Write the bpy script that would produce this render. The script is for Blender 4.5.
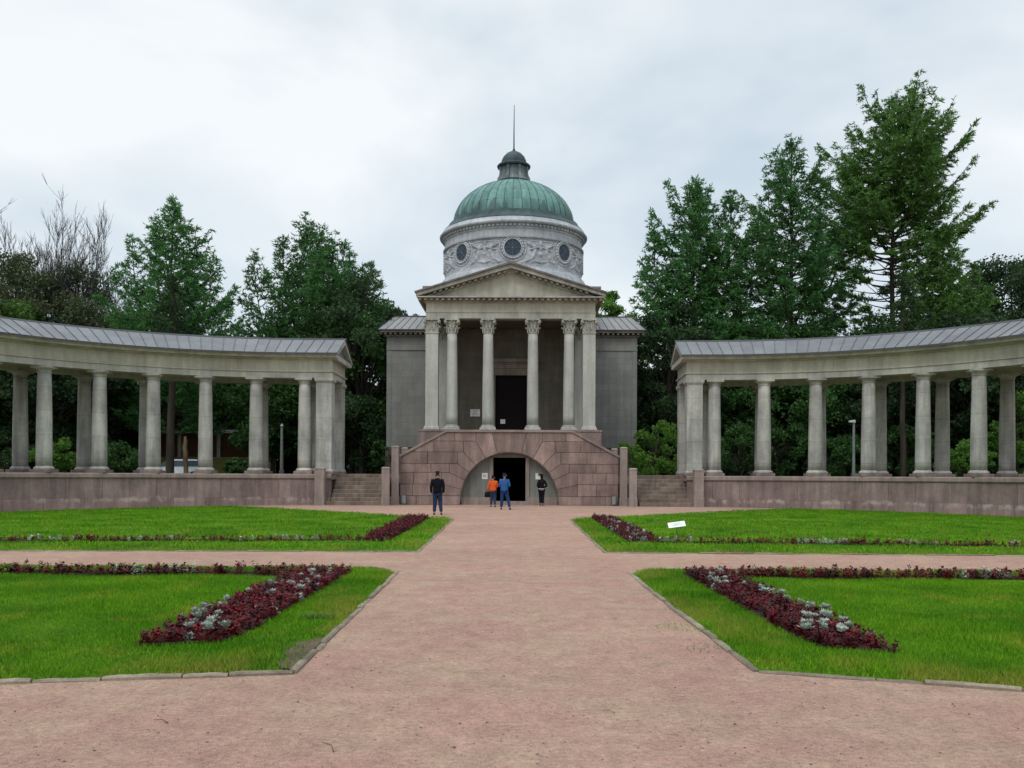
import bpy, bmesh, math, random
import numpy as np
from mathutils import Vector, Matrix
R = math.radians
PI = math.pi
scene = bpy.context.scene
COL = scene.collection
for o in list(bpy.data.objects):
    bpy.data.objects.remove(o)

# ------------------------------------------------------------------ camera
cam_d = bpy.data.cameras.new("camera")
cam = bpy.data.objects.new("camera", cam_d)
COL.objects.link(cam)
cam_d.sensor_width = 36.0
cam_d.lens = 36.0 * 920 / 1024
cam_d.shift_y = 92 / 1024
cam_d.clip_end = 2000
cam.location = (0, 0, 1.6)
cam.rotation_euler = (Matrix.Rotation(R(90), 4, 'X') @ Matrix.Rotation(R(0.28), 4, 'Z')).to_euler()
scene.camera = cam
scene.render.resolution_x, scene.render.resolution_y = 1024, 768

# ------------------------------------------------------------------ world and sun
SUN_EL, SUN_AZ = 52, 205          # azimuth clockwise from +Y (north): behind and left of the camera
w = bpy.data.worlds.new("World")
scene.world = w
w.use_nodes = True
nt = w.node_tree
nt.nodes.clear()
L = nt.links.new
out = nt.nodes.new('ShaderNodeOutputWorld')
bg = nt.nodes.new('ShaderNodeBackground')
bg.inputs['Strength'].default_value = 0.1
sky = nt.nodes.new('ShaderNodeTexSky')
sky.sky_type = 'NISHITA'
sky.sun_disc = False
sky.sun_elevation = R(SUN_EL)
sky.sun_rotation = R(SUN_AZ)
tc = nt.nodes.new('ShaderNodeTexCoord')
sep = nt.nodes.new('ShaderNodeSeparateXYZ'); L(tc.outputs['Generated'], sep.inputs[0])
mp = nt.nodes.new('ShaderNodeMapping'); mp.inputs['Scale'].default_value = (1.0, 1.0, 1.9)
mp.inputs['Location'].default_value = (0.35, 0.2, 0.1)
L(tc.outputs['Generated'], mp.inputs[0])
n1 = nt.nodes.new('ShaderNodeTexNoise'); n1.inputs['Scale'].default_value = 2.2
n1.inputs['Detail'].default_value = 5; n1.inputs['Roughness'].default_value = .5
n1.inputs['Distortion'].default_value = .25
L(mp.outputs[0], n1.inputs['Vector'])
cr = nt.nodes.new('ShaderNodeValToRGB')
cr.color_ramp.elements[0].position = .34; cr.color_ramp.elements[0].color = (5.1, 6.0, 6.75, 1)
cr.color_ramp.elements[1].position = .60; cr.color_ramp.elements[1].color = (8.3, 8.6, 8.7, 1)
L(n1.outputs['Fac'], cr.inputs[0])
mx = nt.nodes.new('ShaderNodeMix'); mx.data_type = 'RGBA'
mx.inputs['Factor'].default_value = .12
L(cr.outputs[0], mx.inputs[6]); L(sky.outputs[0], mx.inputs[7])
# an overcast sky grows brighter towards the zenith
mr = nt.nodes.new('ShaderNodeMapRange')
mr.inputs['From Min'].default_value = .5; mr.inputs['From Max'].default_value = 1.0
mr.inputs['To Min'].default_value = 1.0; mr.inputs['To Max'].default_value = 2.5
L(sep.outputs['Z'], mr.inputs['Value'])
vm = nt.nodes.new('ShaderNodeVectorMath'); vm.operation = 'SCALE'
L(mx.outputs[2], vm.inputs[0]); L(mr.outputs[0], vm.inputs['Scale'])
L(vm.outputs[0], bg.inputs['Color']); L(bg.outputs[0], out.inputs[0])
sl = bpy.data.lights.new("sun", 'SUN'); sl.energy = 0.8; sl.angle = R(20); sl.color = (1, .96, .9)
so = bpy.data.objects.new("sun", sl); COL.objects.link(so)
az = R(SUN_AZ)
d = Vector((math.sin(az) * math.cos(R(SUN_EL)), math.cos(az) * math.cos(R(SUN_EL)), math.sin(R(SUN_EL))))
so.rotation_euler = d.to_track_quat('Z', 'Y').to_euler()
so.location = (0, 0, 60)
vs = scene.view_settings
vs.view_transform = 'Standard'; vs.look = 'None'; vs.gamma = 1; vs.exposure = 0.28
vs.use_curve_mapping = False

# ------------------------------------------------------------------ node helpers
class NT:
    def __init__(s, name):
        s.m = bpy.data.materials.new(name); s.m.use_nodes = True
        s.t = s.m.node_tree; s.b = s.t.nodes['Principled BSDF']
        s.b.inputs['Roughness'].default_value = .85
        s.b.inputs['Specular IOR Level'].default_value = .22
        s.geo = s.t.nodes.new('ShaderNodeNewGeometry')
    def n(s, typ, **k):
        o = s.t.nodes.new('ShaderNode' + typ)
        for a, v in k.items():
            setattr(o, a, v)
        return o
    def link(s, a, b): s.t.links.new(a, b)
    def pos(s, scale=(1, 1, 1)):
        m = s.n('Mapping'); m.inputs['Scale'].default_value = scale
        s.link(s.geo.outputs['Position'], m.inputs[0]); return m.outputs[0]
    def noise(s, scale, detail=4, rough=.55, vec=None, mapscale=(1, 1, 1)):
        t = s.n('TexNoise'); t.inputs['Scale'].default_value = scale
        t.inputs['Detail'].default_value = detail; t.inputs['Roughness'].default_value = rough
        s.link(vec if vec else s.pos(mapscale), t.inputs['Vector']); return t.outputs['Fac']
    def rng(s, v, a, b, c, e):
        r = s.n('MapRange'); r.inputs['From Min'].default_value = a; r.inputs['From Max'].default_value = b
        r.inputs['To Min'].default_value = c; r.inputs['To Max'].default_value = e
        s.link(v, r.inputs['Value']); return r.outputs[0]
    def mix(s, f, a, b, mode='MIX'):
        x = s.n('Mix', data_type='RGBA', blend_type=mode)
        for i, v in ((0, f), (6, a), (7, b)):
            if isinstance(v, (int, float)): x.inputs[i].default_value = v
            elif isinstance(v, tuple): x.inputs[i].default_value = v if len(v) == 4 else v + (1,)
            else: s.link(v, x.inputs[i])
        return x.outputs[2]
    def math(s, op, a, b=0.0):
        x = s.n('Math', operation=op)
        for i, v in ((0, a), (1, b)):
            if isinstance(v, (int, float)): x.inputs[i].default_value = v
            else: s.link(v, x.inputs[i])
        return x.outputs[0]
    def gray(s, v):
        c = s.n('CombineColor'); [s.link(v, c.inputs[i]) for i in range(3)]; return c.outputs[0]
    def mulv(s, c, v): return s.mix(1.0, c, s.gray(v), 'MULTIPLY')
    def col(s, c): s.link(c, s.b.inputs['Base Color'])
    def bump(s, h, strength=.3, dist=.02):
        b = s.n('Bump'); b.inputs['Strength'].default_value = strength; b.inputs['Distance'].default_value = dist
        s.link(h, b.inputs['Height']); s.link(b.outputs[0], s.b.inputs['Normal'])

def stone(name, c, var=.25, streak=.3, island=0.0, brick=None, rough=.85, grain=.12, tint=None, stainz=None):
    t = NT(name)
    lo = tuple(x * (1 - var) for x in c); hi = tuple(min(1, x * (1 + var)) for x in c)
    if tint: lo = tint
    col = t.mix(t.rng(t.noise(.9, 6), .3, .7, 0, 1), lo, hi)
    col = t.mulv(col, t.rng(t.noise(30, 3, .7), .25, .75, 1 - grain, 1 + grain))
    st = t.noise(1.0, 5, .6, mapscale=(3.2, 3.2, .35))
    col = t.mulv(col, t.rng(st, .38, .62, 1 - streak, 1.0))
    fine = t.noise(5.5, 6, .65)
    col = t.mulv(col, t.rng(fine, .3, .7, 1 - streak * .5, 1.05))
    if island:
        col = t.mulv(col, t.rng(t.geo.outputs['Random Per Island'], 0, 1, 1 - island, 1 + island))
    if brick:
        bw, bh, dark = brick
        sp = t.n('SeparateXYZ'); t.link(t.geo.outputs['Position'], sp.inputs[0])
        cb = t.n('CombineXYZ'); t.link(t.math('ADD', sp.outputs[0], sp.outputs[1]), cb.inputs[0]); t.link(sp.outputs[2], cb.inputs[1])
        bt = t.n('TexBrick'); t.link(cb.outputs[0], bt.inputs['Vector'])
        bt.inputs['Scale'].default_value = 1; bt.inputs['Brick Width'].default_value = bw
        bt.inputs['Row Height'].default_value = bh; bt.inputs['Mortar Size'].default_value = .016
        bt.inputs['Color1'].default_value = (1, 1, 1, 1); bt.inputs['Color2'].default_value = (.86, .86, .86, 1)
        bt.inputs['Mortar'].default_value = (dark, dark, dark, 1)
        col = t.mix(1.0, col, bt.outputs[0], 'MULTIPLY')
    t.col(col); t.b.inputs['Roughness'].default_value = rough
    t.bump(t.noise(18, 5, .7), .35, .02)
    return t.m

def plain(name, c, rough=.6, metal=0.0, var=.15, scale=8):
    t = NT(name)
    if rough >= .7: t.b.inputs['Specular IOR Level'].default_value = .06
    col = t.mix(t.rng(t.noise(scale, 4), .3, .7, 0, 1), tuple(x * (1 - var) for x in c), tuple(min(1, x * (1 + var)) for x in c))
    t.col(col); t.b.inputs['Roughness'].default_value = rough; t.b.inputs['Metallic'].default_value = metal
    return t.m

def leafmat(name, c1, c2, trans=.3, nscale=.55):
    t = NT(name)
    oi = t.n('ObjectInfo')
    f = t.math('ADD', t.math('MULTIPLY', t.rng(t.noise(nscale, 3), .3, .7, 0, 1), .55), t.math('MULTIPLY', t.geo.outputs['Random Per Island'], .45))
    col = t.mix(f, c1, c2)
    col = t.mulv(col, t.rng(oi.outputs['Random'], 0, 1, .85, 1.15))
    t.col(col); t.b.inputs['Roughness'].default_value = .6
    t.b.inputs['Specular IOR Level'].default_value = .25
    tr = t.n('BsdfTranslucent'); t.link(col, tr.inputs['Color'])
    ms = t.n('MixShader'); ms.inputs[0].default_value = trans
    t.link(t.b.outputs[0], ms.inputs[1]); t.link(tr.outputs[0], ms.inputs[2])
    t.link(ms.outputs[0], t.t.nodes['Material Output'].inputs['Surface'])
    return t.m

M = {}
M['lime'] = stone('limestone', (.45, .44, .385), var=.13, streak=.22, tint=(.31, .31, .285))
M['col'] = stone('column_stone', (.50, .49, .445), var=.12, streak=.30, grain=.18, brick=(60, 1.17, .74), tint=(.34, .34, .32))
M['col2'] = stone('portico_column_stone', (.45, .45, .41), var=.1, streak=.2)
M['fresh'] = stone('pale_frieze_stone', (.50, .48, .40), var=.1, streak=.2, brick=(2.6, 5, .8))
M['ashlar'] = stone('grey_ashlar', (.235, .238, .222), var=.10, streak=.12, brick=(.95, .42, .80))
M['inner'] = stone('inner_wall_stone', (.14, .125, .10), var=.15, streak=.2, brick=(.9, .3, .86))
M['drum'] = stone('drum_stone', (.46, .48, .50), var=.12, streak=.22, tint=(.34, .37, .40))
M['granite'] = stone('pink_granite', (.305, .218, .192), var=.15, streak=.30, island=.2, grain=.3, tint=(.215, .153, .138))
M['granite_wall'] = stone('pink_granite_podium', (.275, .205, .185), var=.15, streak=.30, island=.13, grain=.25, tint=(.205, .152, .142))
def bloom(m, z0, z1):
    nt_ = m.node_tree; b = nt_.nodes['Principled BSDF']; src = b.inputs['Base Color'].links[0].from_socket
    t = NT.__new__(NT); t.m = m; t.t = nt_; t.b = b; t.geo = nt_.nodes.new('ShaderNodeNewGeometry')
    sp = t.n('SeparateXYZ'); t.link(t.geo.outputs['Position'], sp.inputs[0])
    z = t.math('ADD', sp.outputs[2], t.rng(t.noise(2.5, 4, mapscale=(1, 1, .5)), .3, .7, -.08, .08))
    band = t.math('MULTIPLY', t.rng(z, z0 - .12, z0, 0, 1), t.rng(z, z1, z1 + .1, 1, 0))
    pat = t.rng(t.noise(1.8, 5, .65, mapscale=(1, 1, .6)), .47, .60, 0, .75)
    f = t.math('MULTIPLY', band, pat)
    run = t.math('MULTIPLY', t.rng(t.noise(7.0, 2, .5, mapscale=(1, 1, .03)), .66, .74, 0, .55), t.rng(t.noise(1.1, 3, .5), .5, .6, 0, 1))
    f = t.math('MAXIMUM', f, run)
    t.col(t.mix(f, src, (.42, .36, .32)))
bloom(M['granite_wall'], .26, .36); bloom(M['granite'], -9, -8)
M['granite_lt'] = stone('worn_granite', (.28, .225, .20), var=.15, streak=.25, island=.1, grain=.2)
M['step'] = stone('step_stone', (.20, .155, .125), var=.25, streak=.35, island=.15, grain=.2)
M['joint'] = plain('dark_joint', (.05, .042, .038), .95)
M['plaster'] = stone('grey_plaster', (.19, .195, .175), var=.15, streak=.25)
M['zinc_seam'] = plain('zinc_seam', (.085, .09, .10), .55)
M['zinc'] = stone('zinc_sheet', (.150, .158, .168), var=.10, streak=.12, island=.12, rough=.5, grain=.05)
M['zinc_warm'] = stone('zinc_sheet_warm', (.215, .21, .21), var=.08, streak=.12, island=.10, rough=.5, grain=.05)
M['flash'] = plain('roof_edge_metal', (.07, .07, .075), .6)
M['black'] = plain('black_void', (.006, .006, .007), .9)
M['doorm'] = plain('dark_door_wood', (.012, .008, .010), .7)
M['paper'] = plain('white_paper', (.62, .62, .60), .7)
M['glass'] = plain('dark_window_glass', (.035, .055, .08), .25)
M['soil'] = plain('bed_soil', (.035, .022, .016), .95)
M['rod'] = plain('rod_metal', (.12, .12, .13), .5, .6)
M['bark'] = stone('bark', (.055, .045, .035), var=.3, streak=.4)
M['bark_grey'] = stone('grey_bark', (.095, .095, .095), var=.3, streak=.4)
M['bark_brown'] = stone('brown_bark', (.19, .125, .075), var=.3, streak=.4)
M['kerb'] = stone('kerb_concrete', (.25, .205, .155), var=.2, streak=.3, island=.2, grain=.25, tint=(.2, .165, .125))
M['larch'] = leafmat('larch_needles', (.032, .115, .034), (.095, .245, .062))
M['larch2'] = leafmat('larch_needles_warm', (.045, .125, .026), (.125, .26, .05))
M['dark_leaf'] = leafmat('dark_leaves', (.014, .036, .014), (.042, .088, .028))
M['olive_leaf'] = leafmat('olive_leaves', (.038, .056, .024), (.088, .112, .045))
M['bright_leaf'] = leafmat('bright_leaves', (.05, .13, .018), (.13, .27, .04), .4)
M['mid_leaf'] = leafmat('mid_leaves', (.020, .060, .015), (.060, .145, .032))
M['red_leaf'] = leafmat('red_leaves', (.05, .003, .004), (.22, .008, .016), .15, 6)
M['dred_leaf'] = leafmat('dark_red_leaves', (.016, .003, .003), (.06, .004, .007), .1, 6)
M['silver_leaf'] = leafmat('silver_leaves', (.20, .25, .21), (.50, .55, .49), .1, 6)

def copper():
    t = NT('copper_patina')
    base = t.mix(t.rng(t.noise(1.0, 6, mapscale=(2.5, 2.5, .5)), .35, .68, 0, 1), (.088, .20, .178), (.150, .285, .252))
    sp = t.n('SeparateXYZ'); t.link(t.geo.outputs['Position'], sp.inputs[0])
    # a weathered belt of bare dark copper near the foot, broken up sheet by sheet
    z = sp.outputs[2]
    belt = t.math('ADD', z, t.rng(t.noise(1.4, 3, mapscale=(1, 1, .2)), .35, .65, -.9, .9))
    f = t.rng(belt, 19.45, 19.0, 0, .65)
    c = t.mix(f, base, (.05, .085, .095))
    c = t.mulv(c, t.rng(t.geo.outputs['Random Per Island'], 0, 1, .82, 1.15))
    c = t.mulv(c, t.rng(t.noise(7, 5, .7), .3, .7, .82, 1.1))
    t.col(c); t.b.inputs['Roughness'].default_value = .6
    t.bump(t.noise(3, 3), .3, .03)
    return t.m
M['copper'] = copper()
M['copper_dark'] = stone('copper_dark', (.045, .085, .085), var=.3, streak=.35, rough=.6, tint=(.025, .04, .05))
M['copper_grey'] = stone('copper_grey', (.24, .275, .285), var=.2, streak=.35, rough=.6, tint=(.08, .11, .125))

def gravel():
    t = NT('pink_gravel')
    c = t.mix(t.rng(t.noise(.9, 7, .65), .38, .62, 0, 1), (.368, .224, .178), (.382, .266, .196))
    c = t.mulv(c, t.rng(t.noise(.3, 5, .6), .35, .65, .92, 1.08))
    c = t.mulv(c, t.rng(t.noise(4.5, 7, .7, mapscale=(1, .75, 1)), .3, .7, .80, 1.16))
    c = t.mulv(c, t.rng(t.noise(22, 6, .8), .3, .7, .62, 1.36))
    c = t.mulv(c, t.rng(t.noise(95, 2, .7), .3, .7, .72, 1.25))
    dk = t.rng(t.noise(11, 5, .75), .60, .70, 0, .45)
    c = t.mix(dk, c, (.15, .095, .07))
    v = t.n('TexVoronoi'); v.inputs['Scale'].default_value = 42; t.link(t.pos(), v.inputs['Vector'])
    f = t.math('LESS_THAN', v.outputs['Distance'], .13)
    c = t.mix(t.math('MULTIPLY', f, t.rng(t.noise(2, 2), .45, .6, 0, .6)), c, (.10, .06, .05))
    v2 = t.n('TexVoronoi'); v2.inputs['Scale'].default_value = 23; t.link(t.pos(), v2.inputs['Vector'])
    f2 = t.math('LESS_THAN', v2.outputs['Distance'], .09)
    c = t.mix(t.math('MULTIPLY', f2, .6), c, (.52, .44, .39))
    t.col(c); t.b.inputs['Roughness'].default_value = .95; t.b.inputs['Specular IOR Level'].default_value = .05
    h = t.math('ADD', t.noise(55, 4, .7), t.math('MULTIPLY', t.noise(6, 6, .65), 3.0))
    t.bump(h, .7, .028)
    return t.m
M['gravel'] = gravel()

def lawnmat(name, near):
    t = NT(name)
    c = t.mix(t.rng(t.noise(.55, 6, .6), .33, .67, 0, 1), (.045, .13, .005), (.11, .22, .008))
    c = t.mulv(c, t.rng(t.noise(45, 3, .8, mapscale=(1.3, .5, 1)), .3, .7, .62, 1.3))
    c = t.mix(t.rng(t.noise(.9, 5, .6, mapscale=(1.3, .9, 1)), .56, .72, 0, .55), c, (.16, .22, .012))
    t.col(c); t.b.inputs['Roughness'].default_value = .95; t.b.inputs['Specular IOR Level'].default_value = .1
    t.bump(t.noise(35, 4, .8), 1.0, .04)
    return t.m
M['lawn'] = lawnmat('lawn_turf', True)

def blademat():
    t = NT('grass_blades')
    c = t.mix(t.rng(t.noise(.55, 6, .6), .33, .67, 0, 1), (.048, .180, .005), (.150, .330, .010))
    c = t.mix(t.rng(t.noise(.9, 5, .6, mapscale=(1.3, .9, 1)), .52, .68, 0, .6), c, (.27, .31, .03))
    c = t.mulv(c, t.rng(t.geo.outputs['Random Per Island'], 0, 1, .5, 1.45))
    # dry yellow edge, by distance to the kerbs, through a stored attribute
    a = t.n('Attribute', attribute_name='dry')
    c = t.mix(a.outputs['Fac'], c, (.30, .27, .05))
    t.col(c); t.b.inputs['Roughness'].default_value = .7; t.b.inputs['Specular IOR Level'].default_value = .15
    tr = t.n('BsdfTranslucent'); t.link(c, tr.inputs['Color'])
    ms = t.n('MixShader'); ms.inputs[0].default_value = .3
    t.link(t.b.outputs[0], ms.inputs[1]); t.link(tr.outputs[0], ms.inputs[2])
    t.link(ms.outputs[0], t.t.nodes['Material Output'].inputs['Surface'])
    return t.m
M['blade'] = blademat()
def parkmat():
    t = NT('park_floor')
    c = t.mix(t.rng(t.noise(.5, 6), .35, .65, 0, 1), (.025, .05, .012), (.07, .10, .03))
    t.col(c); return t.m
M['park'] = parkmat()

# ------------------------------------------------------------------ object helpers
WL = {}
def tag(o, label=None, cat=None, group=None, kind=None):
    if label: o['label'] = label
    if cat: o['category'] = cat
    if group: o['group'] = group
    if kind: o['kind'] = kind
    return o
def empty(name, loc, label=None, cat=None, group=None):
    o = bpy.data.objects.new(name, None); COL.objects.link(o)
    o.location = loc; o.empty_display_size = .3
    WL[o.name] = Vector(loc)
    return tag(o, label, cat, group)
def link(name, me, mat, parent=None, org=None, smooth=False):
    me.name = name
    mats = mat if isinstance(mat, (list, tuple)) else [mat]
    for m in mats: me.materials.append(M[m] if isinstance(m, str) else m)
    if smooth:
        me.polygons.foreach_set('use_smooth', [True] * len(me.polygons))
    o = bpy.data.objects.new(name, me); COL.objects.link(o)
    if parent:
        o.parent = parent; o.location = -WL.get(parent.name, Vector((0, 0, 0))); WL[o.name] = Vector((0, 0, 0))
        if parent.type == 'MESH': o.location = -WL.get(parent.name, Vector((0, 0, 0)))
    elif org is not None:
        me.transform(Matrix.Translation(-Vector(org))); o.location = org; WL[o.name] = Vector(org)
    else: WL[o.name] = Vector((0, 0, 0))
    return o
def arr_mesh(V, F):
    """V (n,3), F (m,k) arrays of equal sided faces"""
    V = np.asarray(V, dtype=np.float32); F = np.asarray(F, dtype=np.int32)
    me = bpy.data.meshes.new('m'); k = F.shape[1]
    me.vertices.add(len(V)); me.vertices.foreach_set('co', V.ravel())
    me.loops.add(F.size); me.loops.foreach_set('vertex_index', F.ravel())
    me.polygons.add(len(F)); me.polygons.foreach_set('loop_start', np.arange(len(F), dtype=np.int32) * k)
    me.update(calc_edges=True); return me

class MB:
    """collects shapes and becomes one mesh object"""
    def __init__(s): s.v = []; s.f = []; s.mi = []; s.cur = 0
    def add(s, v, f):
        b = len(s.v); s.v += [tuple(p) for p in v]; s.f += [tuple(i + b for i in q) for q in f]; s.mi += [s.cur] * len(f)
    def box(s, x0, x1, y0, y1, z0, z1):
        s.add([(x0, y0, z0), (x1, y0, z0), (x1, y1, z0), (x0, y1, z0), (x0, y0, z1), (x1, y0, z1), (x1, y1, z1), (x0, y1, z1)],
              [(0, 3, 2, 1), (4, 5, 6, 7), (0, 1, 5, 4), (1, 2, 6, 5), (2, 3, 7, 6), (3, 0, 4, 7)])
    def cham(s, x0, x1, y0, y1, z0, z1, c=.02):
        """a box with a chamfered top and sides"""
        r = [(x0 + c, y0), (x1 - c, y0), (x1, y0 + c), (x1, y1 - c), (x1 - c, y1), (x0 + c, y1), (x0, y1 - c), (x0, y0 + c)]
        r2 = [(min(max(x, x0 + c), x1 - c), min(max(y, y0 + c), y1 - c)) for x, y in r]
        s.loft([[(x, y, z0) for x, y in r], [(x, y, z1 - c) for x, y in r], [(x, y, z1) for x, y in r2]])
    def loft(s, rings, caps=True, closed=True):
        n = len(rings[0]); v = [p for r in rings for p in r]; f = []
        for i in range(len(rings) - 1):
            for j in range(n if closed else n - 1):
                k = (j + 1) % n
                f.append((i * n + j, i * n + k, (i + 1) * n + k, (i + 1) * n + j))
        if caps: f.append(tuple(reversed(range(n)))); f.append(tuple((len(rings) - 1) * n + j for j in range(n)))
        s.add(v, f)
    def lathe(s, prof, cx, cy, n=24, a0=0):
        s.loft([[(cx + r * math.cos(a0 + 2 * PI * j / n), cy + r * math.sin(a0 + 2 * PI * j / n), z) for j in range(n)] for r, z in prof])
    def prism_xz(s, poly, y0, y1):
        """poly list of (x,z) extruded along y"""
        s.loft([[(x, y0, z) for x, z in poly], [(x, y1, z) for x, z in poly]])
    def prism_yz(s, poly, x0, x1):
        s.loft([[(x0, y, z) for y, z in poly], [(x1, y, z) for y, z in poly]])
    def tube(s, pts, rad, n=6):
        rings = []
        for i, p in enumerate(pts):
            p = Vector(p); a = Vector(pts[max(0, i - 1)]); b = Vector(pts[min(len(pts) - 1, i + 1)])
            t = (b - a).normalized(); u = t.orthogonal().normalized(); w_ = t.cross(u)
            r = rad[i] if isinstance(rad, (list, tuple)) else rad
            rings.append([p + (u * math.cos(2 * PI * j / n) + w_ * math.sin(2 * PI * j / n)) * r for j in range(n)])
        s.loft(rings)
    def mirror(s):
        s.v = [(-x, y, z) for x, y, z in s.v]; s.f = [tuple(reversed(q)) for q in s.f]; return s
    def mesh(s, fix=True):
        me = bpy.data.meshes.new('m'); me.from_pydata(s.v, [], s.f)
        if fix:
            bm = bmesh.new(); bm.from_mesh(me); bmesh.ops.recalc_face_normals(bm, faces=bm.faces); bm.to_mesh(me); bm.free()
        if any(s.mi): me.polygons.foreach_set('material_index', s.mi)
        return me
    def build(s, name, mat, parent=None, org=None, smooth=False):
        return link(name, s.mesh(), mat, parent, org, smooth)

AX = -0.05      # the building's axis
def gz(x):      # the forecourt falls away gently to both sides
    return -0.016 * max(0, abs(x) - 11)

# ================================================================== ground
rs = np.random.RandomState(3)
def grid_mesh(xs, ys, zf):
    X, Y = np.meshgrid(xs, ys); V = np.stack([X, Y, zf(X, Y)], -1).reshape(-1, 3)
    nx = len(xs); idx = np.arange(len(xs) * len(ys)).reshape(len(ys), nx)
    F = np.stack([idx[:-1, :-1], idx[:-1, 1:], idx[1:, 1:], idx[1:, :-1]], -1).reshape(-1, 4)
    return arr_mesh(V, F)
xs = np.concatenate([[-900, -200, -60], np.arange(-34, 34.1, .5), [60, 200, 900]])
ys = np.concatenate([[-300, -60, -20], np.arange(-4, 60, .5), [90, 200, 1200]])
def zg(X, Y):
    return -0.016 * np.clip(np.abs(X) - 11, 0, 14)
link('ground', grid_mesh(xs, ys, zg), 'gravel')['kind'] = 'structure'

# lawns: polygons on the ground plane
CX, CY, RC = 11.27, 34.3, 15.7
def arcpt(r, deg, sg): return (sg * (CX + r * math.sin(R(deg))), CY + r * math.cos(R(deg)))
near_R = [(1.95, 15.0), (1.96, 11), (2.03, 7.56), (3.85, 6.93), (8, 5.75), (14, 4.4), (16, 15.45), (2.35, 15.45)]
near_L = [(-1.89, 15.1), (-1.82, 11), (-1.75, 7.40), (-3.9, 7.0), (-8, 6.1), (-14, 4.9), (-16, 15.55), (-2.3, 15.55)]
def farpoly(sg):
    p = [(1.95 * sg, 19.2), (2.15 * sg, 33.8), (2.6 * sg, 34.6), (4.3 * sg, 36.1), (8.5 * sg, 40.7), (12.2 * sg, 44.6), (13.4 * sg, 46.4)]
    p += [arcpt(13.9, a, sg) for a in (15, 22, 30, 38, 46, 54, 62, 70, 78)]
    p += [(26 * sg, 30), (26 * sg, 18.6)]
    return p
def tri_poly(poly, step=.5):
    bm = bmesh.new()
    vs_ = [bm.verts.new((x, y, 0)) for x, y in poly]
    f = bm.faces.new(vs_)
    xs_ = [p[0] for p in poly]; ys_ = [p[1] for p in poly]
    for ax, lo, hi in ((0, min(xs_), max(xs_)), (1, min(ys_), max(ys_))):
        q = lo + step
        while q < hi:
            co = (q, 0, 0) if ax == 0 else (0, q, 0); no = (1, 0, 0) if ax == 0 else (0, 1, 0)
            bmesh.ops.bisect_plane(bm, geom=bm.verts[:] + bm.edges[:] + bm.faces[:], plane_co=co, plane_no=no)
            q += step
    return bm
def inside(poly, X, Y):
    c = np.zeros(X.shape, bool); n = len(poly)
    for i in range(n):
        x0, y0 = poly[i]; x1, y1 = poly[(i + 1) % n]
        if y0 == y1: continue
        k = ((y0 > Y) != (y1 > Y)) & (X < (x1 - x0) * (Y - y0) / (y1 - y0) + x0)
        c ^= k
    return c
def dist_edge(poly, X, Y, segs=None):
    dmin = np.full(X.shape, 1e9); n = len(poly)
    for i in (segs if segs is not None else range(n)):
        a = np.array(poly[i]); b = np.array(poly[(i + 1) % n]); ab = b - a
        t = np.clip(((X - a[0]) * ab[0] + (Y - a[1]) * ab[1]) / (ab @ ab), 0, 1)
        dmin = np.minimum(dmin, np.hypot(X - a[0] - t * ab[0], Y - a[1] - t * ab[1]))
    return dmin
def lawn(name, poly, h=.035, step=.5):
    bm = tri_poly(poly, step)
    for v in bm.verts:
        ed = dist_edge(poly, np.array([v.co.x]), np.array([v.co.y]))[0]
        v.co.z = gz(v.co.x) + .006 + h * min(1, ed / .3) + .012 * math.sin(v.co.x * 1.7 + v.co.y) * min(1, ed)
    me = bpy.data.meshes.new(name); bm.to_mesh(me); bm.free()
    o = link(name, me, 'lawn', smooth=True); o['kind'] = 'structure'; return o
FAR = {1: farpoly(1), -1: farpoly(-1)}
NEAR = {1: near_R, -1: near_L}
for sg in (1, -1):
    lawn('lawn', NEAR[sg]); lawn('lawn', FAR[sg], step=1.0)

# flower bed footprints
def slope_row(sg, x0, x1, ya, yb, dy):   # row strip sloping slightly outward
    return [(sg * x0, ya), (sg * x1, ya - dy), (sg * x1, yb - dy), (sg * x0, yb)]
BED = {1: dict(nd=[(2.74, 14.8), (2.74, 9.2), (2.83, 8.35), (3.42, 8.12), (3.42, 14.0), (3.42, 14.8)],
               nr=slope_row(1, 3.42, 15, 14.1, 14.55, .25),
               fd=[(2.78, 22.4), (2.95, 34.3), (3.75, 33.9), (3.5, 22.4)],
               fr=slope_row(1, 2.78, 22, 21.8, 22.3, 1.9)),
       -1: dict(nd=[(-2.58, 14.8), (-2.58, 9.3), (-2.66, 8.5), (-3.38, 8.28), (-3.38, 14.8)],
                nr=slope_row(-1, 3.38, 15, 14.1, 14.55, .0),
                fd=[(-2.9, 22.4), (-3.0, 33.9), (-3.8, 33.5), (-3.65, 22.4)],
                fr=slope_row(-1, 2.9, 22, 21.8, 22.3, 1.6))}
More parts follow.
